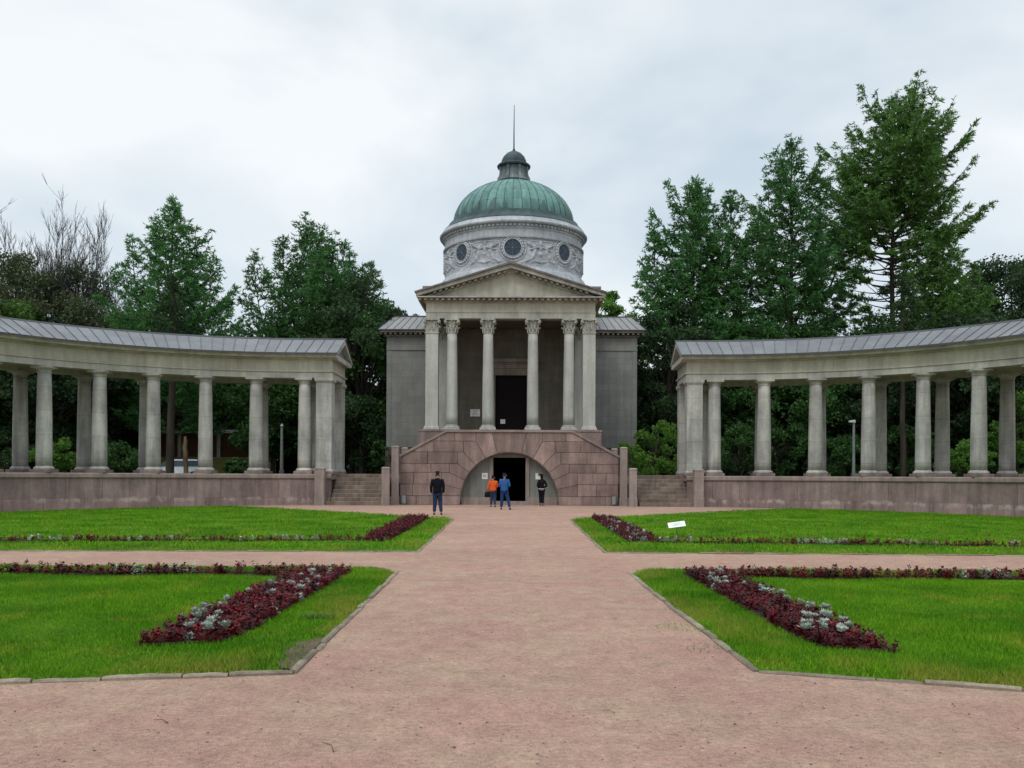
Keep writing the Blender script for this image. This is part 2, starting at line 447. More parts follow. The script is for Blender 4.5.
def blades(name, poly, holes, n, hgt, wid, xlim, ylim, label, group, seed, edge_segs):
    r = np.random.RandomState(seed)
    X = r.uniform(xlim[0], xlim[1], n); Y = ylim[0] + (ylim[1] - ylim[0]) * r.uniform(0, 1, n) ** 1.25
    k = inside(poly, X, Y)
    for h_ in holes: k &= ~inside(h_, X, Y)
    X, Y = X[k], Y[k]
    ed = dist_edge(poly, X, Y, edge_segs)
    keep = r.uniform(0, 1, len(X)) < np.clip(.25 + ed / .22, 0, 1)
    if poly is near_L: keep &= (np.hypot((X + 1.88) / .2, (Y - 8.2) / .75) > 1) | (r.uniform(0, 1, len(X)) < .22)
    X, Y, ed = X[keep], Y[keep], ed[keep]; n = len(X)
    Z = -0.016 * np.clip(np.abs(X) - 11, 0, 20) + .01 + .03 * np.clip(ed / .3, 0, 1)
    a = r.uniform(0, 2 * PI, n); h = hgt * r.uniform(.5, 1.2, n) * (1 + .35 * np.sin(X * 2.3) * np.sin(Y * 1.9)); lean = r.uniform(0, .9, n) * h; b = r.uniform(0, 2 * PI, n)
    wv = wid * r.uniform(.7, 1.3, n)
    V = np.stack([np.stack([X - wv * np.cos(a), Y - wv * np.sin(a), Z], -1), np.stack([X + wv * np.cos(a), Y + wv * np.sin(a), Z], -1),
                  np.stack([X + lean * np.cos(b), Y + lean * np.sin(b), Z + h], -1)], 1)
    me = arr_mesh(V.reshape(-1, 3), np.arange(3 * n).reshape(-1, 3))
    dry = np.clip(.95 - ed / .8, 0, 1) * np.clip(.3 + .9 * np.sin(X * 3.1 + Y * 1.3) + .5 * np.sin(X * 7.7 - Y * 5), 0, 1) * .8
    at = me.attributes.new('dry', 'FLOAT', 'POINT'); at.data.foreach_set('value', np.repeat(dry, 3).astype(np.float32))
    o = link(name, me, 'blade'); tag(o, label, 'grass', None, 'stuff'); return o
for sg, side in ((1, 'right'), (-1, 'left')):
    xl = (1.6, 10) if sg > 0 else (-10, -1.6)
    blades('grass', NEAR[sg], [BED[sg]['nd'], BED[sg]['nr']], 330000, .045, .005, xl, (6, 15.6), 'short green grass of the near %s lawn inside the stone kerb' % side, None, 5 + sg, [0, 1, 2, 3, 4])
    xl = (1.6, 26) if sg > 0 else (-26, -1.6)
    blades('grass', FAR[sg], [BED[sg]['fd'], BED[sg]['fr']], 170000, .06, .012, xl, (18, 49), 'short green grass of the far %s lawn before the colonnade' % side, None, 9 + sg, [0, len(FAR[sg]) - 1])

# kerbs of short worn stones
def kerb(pts, seed):
    r = random.Random(seed); mb = MB()
    for i in range(len(pts) - 1):
        a = Vector(pts[i]); b = Vector(pts[i + 1]); Ln = (b - a).length; t = (b - a).normalized(); nrm = Vector((-t.y, t.x)); s = 0
        while s < Ln - .05:
            l = min(r.choice([.35, .5, .6, .9]), Ln - s); 
            if Ln - s - l < .2: l = Ln - s
            g = .006; off = r.uniform(-.012, .012); ang = r.uniform(-.012, .012); z1 = .026 + r.uniform(-.012, .010); wd = .034
            p0 = a + t * (s + g) + nrm * (off - ang * l); p1 = a + t * (s + l - g) + nrm * (off + ang * l)
            ns = 5
            rings = []
            for k in range(ns + 1):
                u = k / ns; p = p0.lerp(p1, u); e = .006 if k in (0, ns) else 0
                j = [r.uniform(-.004, .004) for _ in range(4)]
                rings.append([(p.x - nrm.x * (wd + j[0]), p.y - nrm.y * (wd + j[0]), -.05), (p.x - nrm.x * (wd + j[1]), p.y - nrm.y * (wd + j[1]), z1 - .014 - e),
                              (p.x - nrm.x * (wd - .014), p.y - nrm.y * (wd - .014), z1 - e + j[2]), (p.x + nrm.x * (wd - .014), p.y + nrm.y * (wd - .014), z1 - e + j[3]),
                              (p.x + nrm.x * wd, p.y + nrm.y * wd, z1 - .014 - e), (p.x + nrm.x * wd, p.y + nrm.y * wd, -.05)])
            mb.loft(rings); s += l
    o = mb.build('kerb', 'kerb'); o['kind'] = 'structure'
kerb([(1.95, 15.3)] + near_R[1:6], 1); kerb([(-1.89, 15.4)] + near_L[1:6], 2)
for sg in (1, -1):
    kerb([FAR[sg][1], FAR[sg][0], (11 * sg, 18.95), (24 * sg, 18.7)], 4 + sg)

# loose pebbles and bits of leaf on the gravel
r = np.random.RandomState(21)
n = 11000
Yp = 3.2 + 15 * r.uniform(0, 1, n) ** 1.6; Xp = r.uniform(-1, 1, n) * (1.0 + Yp * .6)
k = ~(inside(near_R, Xp, Yp) | inside(near_L, Xp, Yp)); Xp, Yp = Xp[k], Yp[k]; n = len(Xp)
s_ = .0035 + .009 * r.uniform(0, 1, n) ** 4
base = np.array([(1, 0, 0), (0, 1, 0), (-1, 0, 0), (0, -1, 0), (0, 0, .7), (0, 0, -.3)])
J = base[None] * r.uniform(.6, 1.2, (n, 6, 1)); ang = r.uniform(0, 6.28, n)
ca, sa = np.cos(ang)[:, None], np.sin(ang)[:, None]
Vx = (J[..., 0] * ca - J[..., 1] * sa) * s_[:, None] + Xp[:, None]; Vy = (J[..., 0] * sa + J[..., 1] * ca) * s_[:, None] + Yp[:, None]; Vz = J[..., 2] * s_[:, None] + .002
fb = np.array([(0, 1, 4), (1, 2, 4), (2, 3, 4), (3, 0, 4), (1, 0, 5), (2, 1, 5), (3, 2, 5), (0, 3, 5)])
o = link('pebbles', arr_mesh(np.stack([Vx, Vy, Vz], -1).reshape(-1, 3), (fb[None] + 6 * np.arange(n)[:, None, None]).reshape(-1, 3)), stone('pebble', (.36, .27, .22), var=.3, island=.6))
tag(o, 'small loose stones scattered over the pink gravel path', 'pebbles', None, 'stuff')
r = random.Random(5)
for i, (x, y, l) in enumerate([(-1.02, 5.3, .22), (.7, 6.2, .1), (-2.2, 5.9, .14)]):
    mb = MB(); a = r.uniform(0, 3)
    mb.tube([(x, y, .008), (x + l * .5 * math.cos(a), y + l * .5 * math.sin(a), .014), (x + l * math.cos(a + .2), y + l * math.sin(a + .2), .008)], [.004, .003, .002], 5)
    tag(mb.build('twig', 'bark_brown', org=(x, y, 0)), ['dark thin twig lying on the gravel, longest of three', 'tiny dark twig lying on the gravel in the middle of the path', 'short dark twig on the gravel below the left kerb'][i], 'twig', 'fallen twigs on the gravel')

# weeds at the kerbs
def tuft(name, x, y, rad, n, mat, label, group, seed, hgt=.08):
    r = np.random.RandomState(seed); q = rad * np.sqrt(r.uniform(0, 1, n)); a = r.uniform(0, 6.28, n)
    X = x + q * np.cos(a); Y = y + q * np.sin(a) * .8; b = r.uniform(0, 6.28, n); h = hgt * r.uniform(.4, 1, n); wv = hgt * .14
    V = np.stack([np.stack([X - wv * np.cos(b), Y - wv * np.sin(b), 0 * X + .01], -1), np.stack([X + wv * np.cos(b), Y + wv * np.sin(b), 0 * X + .01], -1),
                  np.stack([X + h * np.sin(b), Y - h * np.cos(b), h + .01], -1)], 1)
    me = arr_mesh(V.reshape(-1, 3), np.arange(3 * n).reshape(-1, 3))
    o = link(name, me, mat, org=(x, y, 0)); return tag(o, label, 'weed', group, 'stuff')
tuft('weed', -2.12, 10.0, .17, 420, 'mid_leaf', 'low leafy weed on bare soil beside the left kerb', None, 3, .09)
tuft('weed', 1.80, 9.7, .30, 120, 'bright_leaf', 'thin weeds growing through gravel along the right kerb, farther patch', 'weeds along the right kerb', 4, .03)
tuft('weed', 1.84, 8.5, .28, 90, 'bright_leaf', 'thin weeds growing through gravel along the right kerb, nearer patch', 'weeds along the right kerb', 6, .03)
BARE = [(-1.81, 8.9), (-1.79, 8.3), (-1.78, 7.47), (-1.88, 7.50), (-1.95, 7.66), (-1.92, 7.9), (-2.0, 8.1), (-1.97, 8.4), (-2.0, 8.55), (-1.92, 8.7), (-1.86, 8.9)]
me = bpy.data.meshes.new('b'); bm = tri_poly(BARE, .1)
for v in bm.verts:
    ed_ = dist_edge(near_L, np.array([v.co.x]), np.array([v.co.y]))[0]
    v.co.z = .006 + .035 * min(1, ed_ / .3) + .012 * math.sin(v.co.x * 1.7 + v.co.y) * min(1, ed_) + .012
bm.to_mesh(me); bm.free(); link('bare_soil', me, stone('bare_soil', (.11, .07, .05), var=.25, grain=.3))['kind'] = 'structure'

# ------------------------------------------------------------------ flower beds
def plants(name, poly, dens, size, mats, wfun, label, seed, dh=0.0, zoff=0.0):
    """a bedding of small upright leafy plants; returns stuff object"""
    r = np.random.RandomState(seed); xs_ = [p[0] for p in poly]; ys_ = [p[1] for p in poly]
    A = (max(xs_) - min(xs_)) * (max(ys_) - min(ys_)); n = int(A * dens)
    X = r.uniform(min(xs_), max(xs_), n); Y = r.uniform(min(ys_), max(ys_), n); k = inside(poly, X, Y); X, Y = X[k], Y[k]
    mi = wfun(X, Y, r)                      # material index per plant
    keep = mi >= 0; X, Y, mi = X[keep], Y[keep], mi[keep]; n = len(X)
    H = size * r.uniform(.6, 1.15, n) * (1 + .25 * (r.uniform(0, 1, n) > .85))
    nl = 38
    t = r.uniform(.12, 1, (n, nl)); a = r.uniform(0, 2 * PI, (n, nl))
    rad = size * .42 * (1.05 - .75 * t) * r.uniform(.5, 1.1, (n, nl))
    cx = X[:, None] + rad * np.cos(a); cy = Y[:, None] + rad * np.sin(a); cz = H[:, None] * t
    L_ = size * r.uniform(.13, .27, (n, nl)); Wd = L_ * .45; el = r.uniform(-.1, .9, (n, nl))
    dx, dy, dz = np.cos(a) * np.cos(el), np.sin(a) * np.cos(el), np.sin(el); px, py = -np.sin(a), np.cos(a)
    zb = -0.016 * np.clip(np.abs(X) - 11, 0, 20)[:, None] + zoff
    P = np.stack([cx, cy, cz + zb], -1); D = np.stack([dx, dy, dz], -1) * L_[..., None]; Q = np.stack([px, py, 0 * px], -1) * Wd[..., None]
    V = np.stack([P - D * .3, P + Q, P + D * .9, P - Q], 2).reshape(-1, 3)
    me = arr_mesh(V, np.arange(len(V)).reshape(-1, 4))
    me.polygons.foreach_set('material_index', np.repeat(mi, nl).astype(np.int32))
    o = link(name, me, mats); return tag(o, label, 'bedding plants', None, 'stuff')
def soil(poly):
    bm = tri_poly(poly, .4)
    for v in bm.verts: v.co.z = gz(v.co.x) + .062
    me = bpy.data.meshes.new('s'); bm.to_mesh(me); bm.free(); link('flower_bed_soil', me, 'soil')['kind'] = 'structure'
def wnear(X, Y, r):
    u = r.uniform(0, 1, len(X)); return np.where(u < .42, 1, np.where(u > .975, 2, 0))
def wrow(frac):
    def f(X, Y, r):
        u = r.uniform(0, 1, len(X)); m = np.where(u < .35, 1, 0)
        wv = (np.sin(X * 2.1 + 1.3 * np.sin(X * .7)) > .55 - frac) & (r.uniform(0, 1, len(X)) < frac)
        return np.where(wv, 2, m)
    return f
REDS = ['red_leaf', 'dred_leaf', 'silver_leaf']
def shrinkpoly(p): return p
for sg, side in ((1, 'right'), (-1, 'left')):
    B = BED[sg]
    for kx in B: soil(B[kx])
    plants('bedding_plants', B['nd'], 175, .140, REDS, wnear, 'dark red leafy plants filling the near %s bed along the path' % side, 31 + sg, zoff=.03)
    plants('bedding_plants', B['nr'], 110, .16, REDS, wrow(.14), 'row of red and pale plants behind the near %s lawn' % side, 41 + sg, zoff=.03)
    plants('bedding_plants', B['fd'], 70, .17, REDS, wrow(.14), 'red plants in the far %s bed along the path' % side, 51 + sg, zoff=.03)
    plants('bedding_plants', B['fr'], 60, .14, REDS, wrow(.4), 'long low row of red and silver plants across the far %s lawn' % side, 61 + sg, zoff=.03)
# single silver plants (felty lobed leaves) in the near beds
def silver_mesh(seed):
    r = np.random.RandomState(seed); V = []
    for i in range(46):
        a = r.uniform(0, 6.28); el = r.uniform(.25, 1.35); l = r.uniform(.07, .14); d = np.array([math.cos(a) * math.cos(el), math.sin(a) * math.cos(el), math.sin(el)])
        q = np.array([-math.sin(a), math.cos(a), 0]); b = d * r.uniform(.0, .05) + np.array([0, 0, .04]); wv = .017
        up = np.array([0, 0, .01])
        V += [b, b + d * l * .5 + q * wv, b + d * l + up, b + d * l * .5 - q * wv]
        for s in (1, -1):                     # side lobes
            c = b + d * l * .55; e = (d * .6 + q * s) * l * .38
            V += [c, c + e * .6 + d * .012, c + e, c + e * .6 - d * .012]
    V = np.array(V); return arr_mesh(V, np.arange(len(V)).reshape(-1, 4))
SIL = [silver_mesh(s) for s in (1, 2, 3)]
for m_ in SIL: m_.materials.append(M['silver_leaf'])
sil_pos = {1: [(2.84, 13.2), (2.95, 13.5), (3.1, 13.7), (2.8, 12.5), (2.95, 12.7), (3.14, 12.4), (3.0, 13.0), (2.86, 12.9), (3.3, 12.1), (3.32, 11.3), (3.18, 11.55), (3.33, 10.6), (3.22, 10.75), (3.4, 9.95), (3.3, 10.1),
                   (3.0, 9.35), (3.12, 9.2), (3.22, 9.35), (3.36, 9.3), (2.9, 9.0), (3.03, 8.95), (3.17, 8.85), (3.3, 9.0), (2.95, 8.68), (3.1, 8.62), (2.76, 8.6), (3.26, 9.6), (3.12, 9.5)],
           -1: [(-2.72, 12.9), (-2.85, 13.2), (-2.7, 12.3), (-2.95, 13.6), (-2.66, 11.6), (-2.8, 12.6), (-2.9, 12.1), (-3.05, 13.3), (-3.1, 11.9), (-2.95, 11.3), (-3.2, 11.2), (-3.25, 10.5), (-3.33, 9.95), (-3.2, 10.2),
                (-3.3, 9.6), (-3.18, 9.5), (-3.05, 9.55), (-3.33, 9.3), (-3.14, 9.2), (-3.0, 9.3), (-2.95, 9.0), (-3.08, 8.95), (-2.9, 8.75), (-2.8, 8.5), (-2.66, 8.55), (-3.0, 8.6)]}
r = random.Random(8)
for sg, side in ((1, 'right'), (-1, 'left')):
    for i, (x, y) in enumerate(sil_pos[sg]):
        o = bpy.data.objects.new('silver_leaved_plant', SIL[i % 3]); COL.objects.link(o)
        o.location = (x, y, .11 + r.uniform(0, .05)); o.rotation_euler = (0, 0, r.uniform(0, 6)); s = r.uniform(.38, .6); o.scale = (s, s, s)
        tag(o, 'silver grey leafy plant among the dark red plants of the near %s bed' % side, 'plant', 'silver plants in the near %s bed' % side)

# ================================================================== colonnades
AOFF = -.3
def P(sg, s, r_):
    """point of the arm: s metres along the inner column line (negative = straight end), r_ radius"""
    o_ = AOFF if sg > 0 else 0
    if s < 0: return (sg * (CX + s) + o_, CY + r_)
    a = s / RC; return (sg * (CX + r_ * math.sin(a)) + o_, CY + r_ * math.cos(a))
S_END = RC * R(80)
def sweep(mb, sg, prof, s0, s1, step=.35, closed=True):
    ss = [s0]
    q = math.floor(s0 / step) * step + step
    while q < s1 - 1e-4:
        ss.append(q); q += step
    if s0 < 0 < s1: ss = sorted(set([x for x in ss] + [0.0]))
    ss.append(s1)
    rings = []
    for s in ss: rings.append([(*P(sg, s, r_), z) for r_, z in prof])
    mb.loft(rings, True, closed)
def rect(r0, r1, z0, z1): return [(r0, z0), (r1, z0), (r1, z1), (r0, z1)]
RI, RO = RC, RC + 3.1
FLOOR = 1.68
def shaft_prof(rb, rt, z0, z1):
    return [(rb * (1 - .0) + (rt - rb) * (t ** 1.7), z0 + (z1 - z0) * t) for t in [i / 10 for i in range(11)]]
def column(parent, x, y):
    z0 = FLOOR
    b = MB()
    b.lathe([(.47, z0 + .13), (.475, z0 + .19), (.45, z0 + .24), (.40, z0 + .26), (.385, z0 + .30)], x, y, 28)
    s = MB(); s.lathe(shaft_prof(.375, .315, z0 + .30, 6.52), x, y, 28)
    s.cur = 0
    so_ = s.build('column', 'col', parent, smooth=True)
    p = MB(); p.cham(x - .5, x + .5, y - .5, y + .5, z0 - .02, z0 + .13)
    p.build('plinth', 'granite_wall', so_)
    b.build('base', 'col', so_, smooth=True)
    c = MB(); c.lathe([(.315, 6.52), (.345, 6.54), (.345, 6.57), (.32, 6.58), (.32, 6.62), (.41, 6.71), (.43, 6.735)], x, y, 28)
    c.box(x - .46, x + .46, y - .46, y + .46, 6.735, 6.84)
    c.build('capital', 'lime', so_)
def pier(parent, sg, s, r_, wx=.42, wy=.42):
    x, y = P(sg, s, r_)
    z0 = FLOOR
    m = MB(); m.box(x - wx, x + wx, y - wy, y + wy, z0 + .28, 6.60); o = m.build('pier', 'col', parent)
    p = MB(); p.cham(x - wx - .09, x + wx + .09, y - wy - .09, y + wy + .09, z0 - .02, z0 + .13); p.build('plinth', 'granite_wall', o)
    b = MB(); b.cham(x - wx - .06, x + wx + .06, y - wy - .06, y + wy + .06, z0 + .13, z0 + .22, .03); b.box(x - wx - .02, x + wx + .02, y - wy - .02, y + wy + .02, z0 + .22, z0 + .28); b.build('base', 'col', o)
    c = MB(); c.box(x - wx - .03, x + wx + .03, y - wy - .03, y + wy + .03, 6.60, 6.68); c.box(x - wx - .08, x + wx + .08, y - wy - .08, y + wy + .08, 6.68, 6.84); c.build('capital', 'lime', o)

for sg, side in ((-1, 'left'), (1, 'right')):
    c0 = P(sg, 8, RC + 1.5)
    T = empty('colonnade', (c0[0], c0[1], gz(c0[0])), 'curved stone colonnade with grey metal roof, %s of the domed building' % side, 'colonnade', 'curved colonnades beside the domed building')
    rf = RC - .55; ao_ = AOFF if sg > 0 else 0
    # podium: plinth course, panels, ledge, each stone an island with open joints
    def stones(z0, z1, r0, lens, seed, name, mat, g=.007):
        rr = random.Random(seed); mb = MB(); s = -1.52
        while s < S_END:
            l = rr.uniform(*lens); e = min(s + l, S_END)
            rr0 = r0 + rr.uniform(-.004, .004)
            sweep(mb, sg, [(rr0 + .008, z0), (rr0, z0 + .008), (rr0, z1 - .008), (rr0 + .008, z1), (r0 + .3, z1), (r0 + .3, z0)], s + g, e - g, 5)
            s = e
        return mb.build(name, mat, T)
    core = MB(); sweep(core, sg, [(rf + .05, -.5), (rf + .05, 1.36), (RO + .7, 1.36), (RO + .7, -.5)], -1.5, S_END, .7); pw = core.build('podium', 'joint', T)
    stones(-.4, .38, rf - .05, (1.4, 2.3), 3, 'plinth_course', 'granite_wall')
    stones(.384, 1.36, rf, (1.2, 1.9), 4, 'podium_panels', 'granite_wall')
    led = MB(); sweep(led, sg, [(rf - .05, 1.40), (rf - .09, 1.44), (rf - .09, 1.60), (rf - .05, 1.64), (rf + .12, FLOOR - .02), (RO + .8, FLOOR - .02), (RO + .8, 1.362), (rf - .0, 1.362)], -1.55, S_END, .7)
    led.build('podium_ledge', 'granite_lt', T)
    # end face of the podium
    # columns
    for i in range(9):
        s = i * RC * R(9.5 if sg < 0 else 9.65)
        column(T, *P(sg, s, RI))
        column(T, *P(sg, s, RO))
    for rr_ in (RI, RO):
        pier(T, sg, -1.11, rr_)
    # entablature
    e = MB()
    S0 = -1.56
    for a, b in ((RI - .36, RI + .36), (RO - .36, RO + .36)):
        sweep(e, sg, rect(a, b, 6.843, 7.15), S0, S_END)
    e.box(sg * (CX - 1.57 - .003) + ao_, sg * (CX - .84) + ao_, CY + RI + .363, CY + RO - .363, 6.846, 7.148)
    eo = e.build('architrave', 'lime', T)
    e = MB(); sweep(e, sg, [(RI - .40, 7.152), (RI - .42, 7.17), (RI - .42, 7.21), (RI - .34, 7.24), (RI - .34, 7.80), (RO + .34, 7.80), (RO + .34, 7.24), (RO + .42, 7.21), (RO + .42, 7.17), (RO + .40, 7.152)], S0 + .02, S_END)
    e.box(sg * (CX - 1.64) + ao_, sg * (CX - 1.5) + ao_, CY + RI - .42, CY + RO + .42, 7.156, 7.207)
    e.build('frieze', 'fresh', T)
    e = MB(); sweep(e, sg, [(RI - .36, 7.803), (RI - .42, 7.83), (RI - .46, 7.88), (RI - .82, 7.90), (RI - .84, 7.93), (RI - .84, 7.99), (RI - .90, 8.06), (RO + .90, 8.06), (RO + .84, 7.99), (RO + .84, 7.93), (RO + .82, 7.90), (RO + .46, 7.88), (RO + .42, 7.83), (RO + .36, 7.803)], S0 - .30, S_END)
    e.build('cornice', 'lime', T)
    # ceiling between the beams is the frieze slab; gable
    rm = (RI + RO) / 2; gx0 = CX - 1.56
    g = MB(); g.prism_yz([(CY + RI - .5, 8.065), (CY + RO + .5, 8.065), (CY + rm, 8.93)], sg * (gx0 - .06) + ao_, sg * (gx0 + .3) + ao_); g.build('gable', 'ashlar', T)
    g = MB()
    for q in (-1, 1):
        ye = CY + rm + q * (1.55 + .93)
        g.prism_yz([(ye, 8.066), (ye, 8.08), (CY + rm, 9.13), (CY + rm, 8.90), (ye - q * .42, 8.07)], sg * (gx0 - .33) + ao_, sg * (gx0 + .02) + ao_)
    g.build('raking_cornice', 'lime', T)
    # roof sheets, one island each, with standing seams
    rb = MB()
    def roofpt(s, u, q, lift=0):
        r_ = rm + q * (1.55 + .98) * (1 - u); z = 8.10 + u * (9.20 - 8.10)
        return (*P(sg, s, r_), z + lift)
    n = int((S_END + 1.95) / .56); ds = (S_END + 1.92) / n
    for q in (-1, 1):
        for i in range(n):
            a = -1.92 + i * ds; b_ = a + ds; mids = [a, (a + b_) / 2, b_]
            top = [[roofpt(s, u, q) for s in mids] for u in (0, .5, 1)]
            for row in range(2):
                rb.loft([[top[row][k] for k in range(3)], [top[row + 1][k] for k in range(3)]], False, False)
    ro = link('roof', rb.mesh(False), 'zinc', T)
    for p_ in ro.data.polygons: pass
    sm = MB()
    for q in (-1, 1):
        for i in range(n + 1):
            s = -1.92 + i * ds
            p0, p1 = Vector(roofpt(s, 0, q)), Vector(roofpt(s, 1, q))
            tx, ty = P(sg, s + .02, rm); bx, by = P(sg, s - .02, rm); t = Vector((tx - bx, ty - by, 0)).normalized() * .010; u = Vector((0, 0, .035))
            sm.loft([[p0 - t, p0 + t, p0 + t + u, p0 - t + u], [p1 - t, p1 + t, p1 + t + u, p1 - t + u]])
    sm.build('seams', 'zinc_seam', ro)
    rd = MB(); sweep(rd, sg, [(rm - .10, 9.17), (rm - .03, 9.25), (rm + .03, 9.25), (rm + .10, 9.17)], -1.95, S_END, .7); rd.build('ridge_cap', 'flash', ro)
    ed = MB()
    for q in (-1, 1):
        rr_ = rm + q * (1.55 + .96)
        sweep(ed, sg, [(rr_ - q * .05, 8.065), (rr_ + q * .06, 8.04), (rr_ + q * .06, 8.13), (rr_ - q * .05, 8.14)], -1.93, S_END, .7)
    ed.build('gutter', 'flash', ro)
    # end wall of the podium (facing the steps)
    # ------- side staircase
    X0, X1 = 6.8, 9.72
    st = empty('staircase', (sg * 8.3 + AX, 49.0, 0), 'flight of worn brown stone steps between the %s colonnade and the domed building' % side, 'steps', 'flights of steps up to the terrace')
    rr = random.Random(11 + sg)
    nst = 8; hz = FLOOR / nst
    for i in range(nst):
        y0 = 49.0 + i * .28; xo = 9.98 if y0 < 49.26 else X1 - .005
        mb = MB(); xa = X0; 
        while xa < xo - .01:
            xb = min(xo, xa + rr.uniform(1.0, 1.9)); 
            if xo - xb < .3: xb = xo
            z1 = (i + 1) * hz + rr.uniform(-.006, .003)
            mb.cham(min(sg * xa, sg * xb) + .003, max(sg * xa, sg * xb) - .003, y0, y0 + (.5 if i < nst - 1 else 1.2), i * hz - .1, z1, .02); xa = xb
        mb.build('step', 'step', st)
tr_ = [o for o in bpy.data.objects if o.name.startswith('colonnade')][-1]
pv = Vector((CX + AOFF, 50, 0)); rot_ = Matrix.Rotation(-R(2.8), 4, 'Z')
tr_.location = pv + rot_ @ (Vector(tr_.location) - pv); tr_.rotation_euler = (0, 0, -R(2.8))
# terrace floor behind the steps, park ground behind everything
mb = MB(); mb.box(-9.71, -5.9, 51.3, 58, 1.2, FLOOR - .03); mb.box(5.8, 9.71, 51.3, 58, 1.2, FLOOR - .03); mb.build('terrace', 'granite_lt')['kind'] = 'structure'
pk = []
for a in range(0, 81, 8): pk.append(arcpt(RC + 3.85, a, 1))
rgt = pk[:]
mbp = MB()
def strip(z, pts_in, ext):
    v = [(x, y, z) for x, y in pts_in] + [(x, y, z) for x, y in ext]; n_ = len(pts_in)
    mbp.add(v, [(i, i + 1, n_ + i + 1, n_ + i) for i in range(n_ - 1)])
full = [(-x, y) for x, y in reversed(rgt)] + rgt
ext = [(x * 12, 400 if abs(x) < 20 else 400 - (abs(x) - 20) * 30) for x, y in full]
strip(1.5, full, ext)
mbp.build('park_ground', 'park')['kind'] = 'structure'

# ================================================================== granite posts
def post(x, y, wd, h, label, ball=False):
    t = MB()
    t.cham(x - wd / 2 - .025, x + wd / 2 + .025, y - wd / 2 - .025, y + wd / 2 + .025, 0, .46, .02)
    t.cham(x - wd / 2, x + wd / 2, y - wd / 2, y + wd / 2, .463, h - .10, .012)
    t.loft([[(x + a * (wd / 2 + e), y + b * (wd / 2 + e), z) for a, b in ((-1, -1), (1, -1), (1, 1), (-1, 1))] for e, z in ((.015, h - .10), (.02, h - .06), (-.06, h))])
    tag(t.build('stone_post', 'granite_lt', org=(x, y, 0)), label, 'post', 'granite posts by the steps')
for sg, side in ((-1, 'left'), (1, 'right')):
    post(sg * 10.24 + (AOFF if sg > 0 else 0), 49.1, .50, 2.02, 'short square granite post at the colonnade end of the %s steps' % side)
    post(sg * 6.58 - .14, 49.0, .40, 2.05, 'short square granite post between the %s steps and the arched wall' % side)
    post(sg * 6.19 - .14, 49.9, .38, 3.2, 'tall square granite post at the foot of the %s sloping coping' % side)
    post(sg * 5.95 - .14, 52.3, .34, 3.2, 'granite post behind the %s sloping coping, only its cap showing' % side)

# ================================================================== mausoleum
B0 = empty('domed_mausoleum', (AX, 60, 0), 'domed stone mausoleum with columned portico above an arched granite stair wall', 'building')
B0.rotation_euler = (0, 0, -R(.62)); PIV = Vector((AX, 60, 0))
FY = 50.5
def clip(poly, px, pz, nx, nz):
    out_ = []; n = len(poly)
    for i in range(n):
        a, b = poly[i], poly[(i + 1) % n]
        da = (a[0] - px) * nx + (a[1] - pz) * nz; db = (b[0] - px) * nx + (b[1] - pz) * nz
        if da >= 0: out_.append(a)
        if da * db < 0:
            t = da / (da - db); out_.append((a[0] + (b[0] - a[0]) * t, a[1] + (b[1] - a[1]) * t))
    return out_
lev = [.49, 1.13, 1.77, 2.26, 2.9, 3.5, 4.0]
ra, zc = 2.7, .2
angs = [6.2, 14, 25.5, 36, 47, 61, 76]
def ray(a, z): rho = (z - zc) / math.sin(R(a)); return (rho * math.cos(R(a)), z)
HW, HT = 6.0, 3.45                     # half widths at the foot and at the flat top
zs0, zs1 = 2.62, 4.0
nx_, nz_ = (zs1 - zs0), (HW - HT)      # outward normal of the slope (right side)
stones_ = []
def half_stones(seed):
    rr = random.Random(seed); res = []
    res.append([(ra, 0), (ra + 1.3, 0), (ra + 1.3, lev[0]), (math.sqrt(ra ** 2 - (lev[0] - zc) ** 2), lev[0]), (ra, .2)])
    x = ra + 1.3
    while x < HW: 
        e = x + rr.uniform(.8, 1.3); e = HW if HW - e < .35 else e; res.append([(x, 0), (e, 0), (e, lev[0]), (x, lev[0])]); x = e
    P0 = (3.75, lev[0])
    pts = [P0] + [ray(angs[k], lev[k]) for k in range(1, 7)]
    for k in range(6):
        arc = [(ra * math.cos(R(a)), zc + ra * math.sin(R(a))) for a in np.linspace(angs[k], angs[k + 1], 7)]
        p, q = pts[k], pts[k + 1]
        poly = [p, (p[0], q[1]), q] + arc[::-1]
        res.append(poly)
        x = p[0]; first = True
        while x < HW - .01:
            e = x + rr.uniform(1.0, 1.7); e = HW if HW - e < .4 else e
            res.append([(x, lev[k]), (e, lev[k]), (e, lev[k + 1]), (x, lev[k + 1])]); x = e
    out_ = []
    for p in res:
        c = clip(p, HW, zs0, -nx_, -nz_)
        if len(c) >= 3: out_.append(c)
    return out_
def area(p): return .5 * sum(p[i][0] * p[(i + 1) % len(p)][1] - p[(i + 1) % len(p)][0] * p[i][1] for i in range(len(p)))
allst = [p for p in half_stones(2)] + [[(-x, z) for x, z in p][::-1] for p in half_stones(5)]
ka = [(ra * math.cos(R(a)), zc + ra * math.sin(R(a))) for a in np.linspace(76, 104, 9)]
k1 = ray(76, 4.0); allst.append([(k1[0], 4.0), (-k1[0], 4.0)] + ka[::-1])
mb = MB(); rr = random.Random(1)
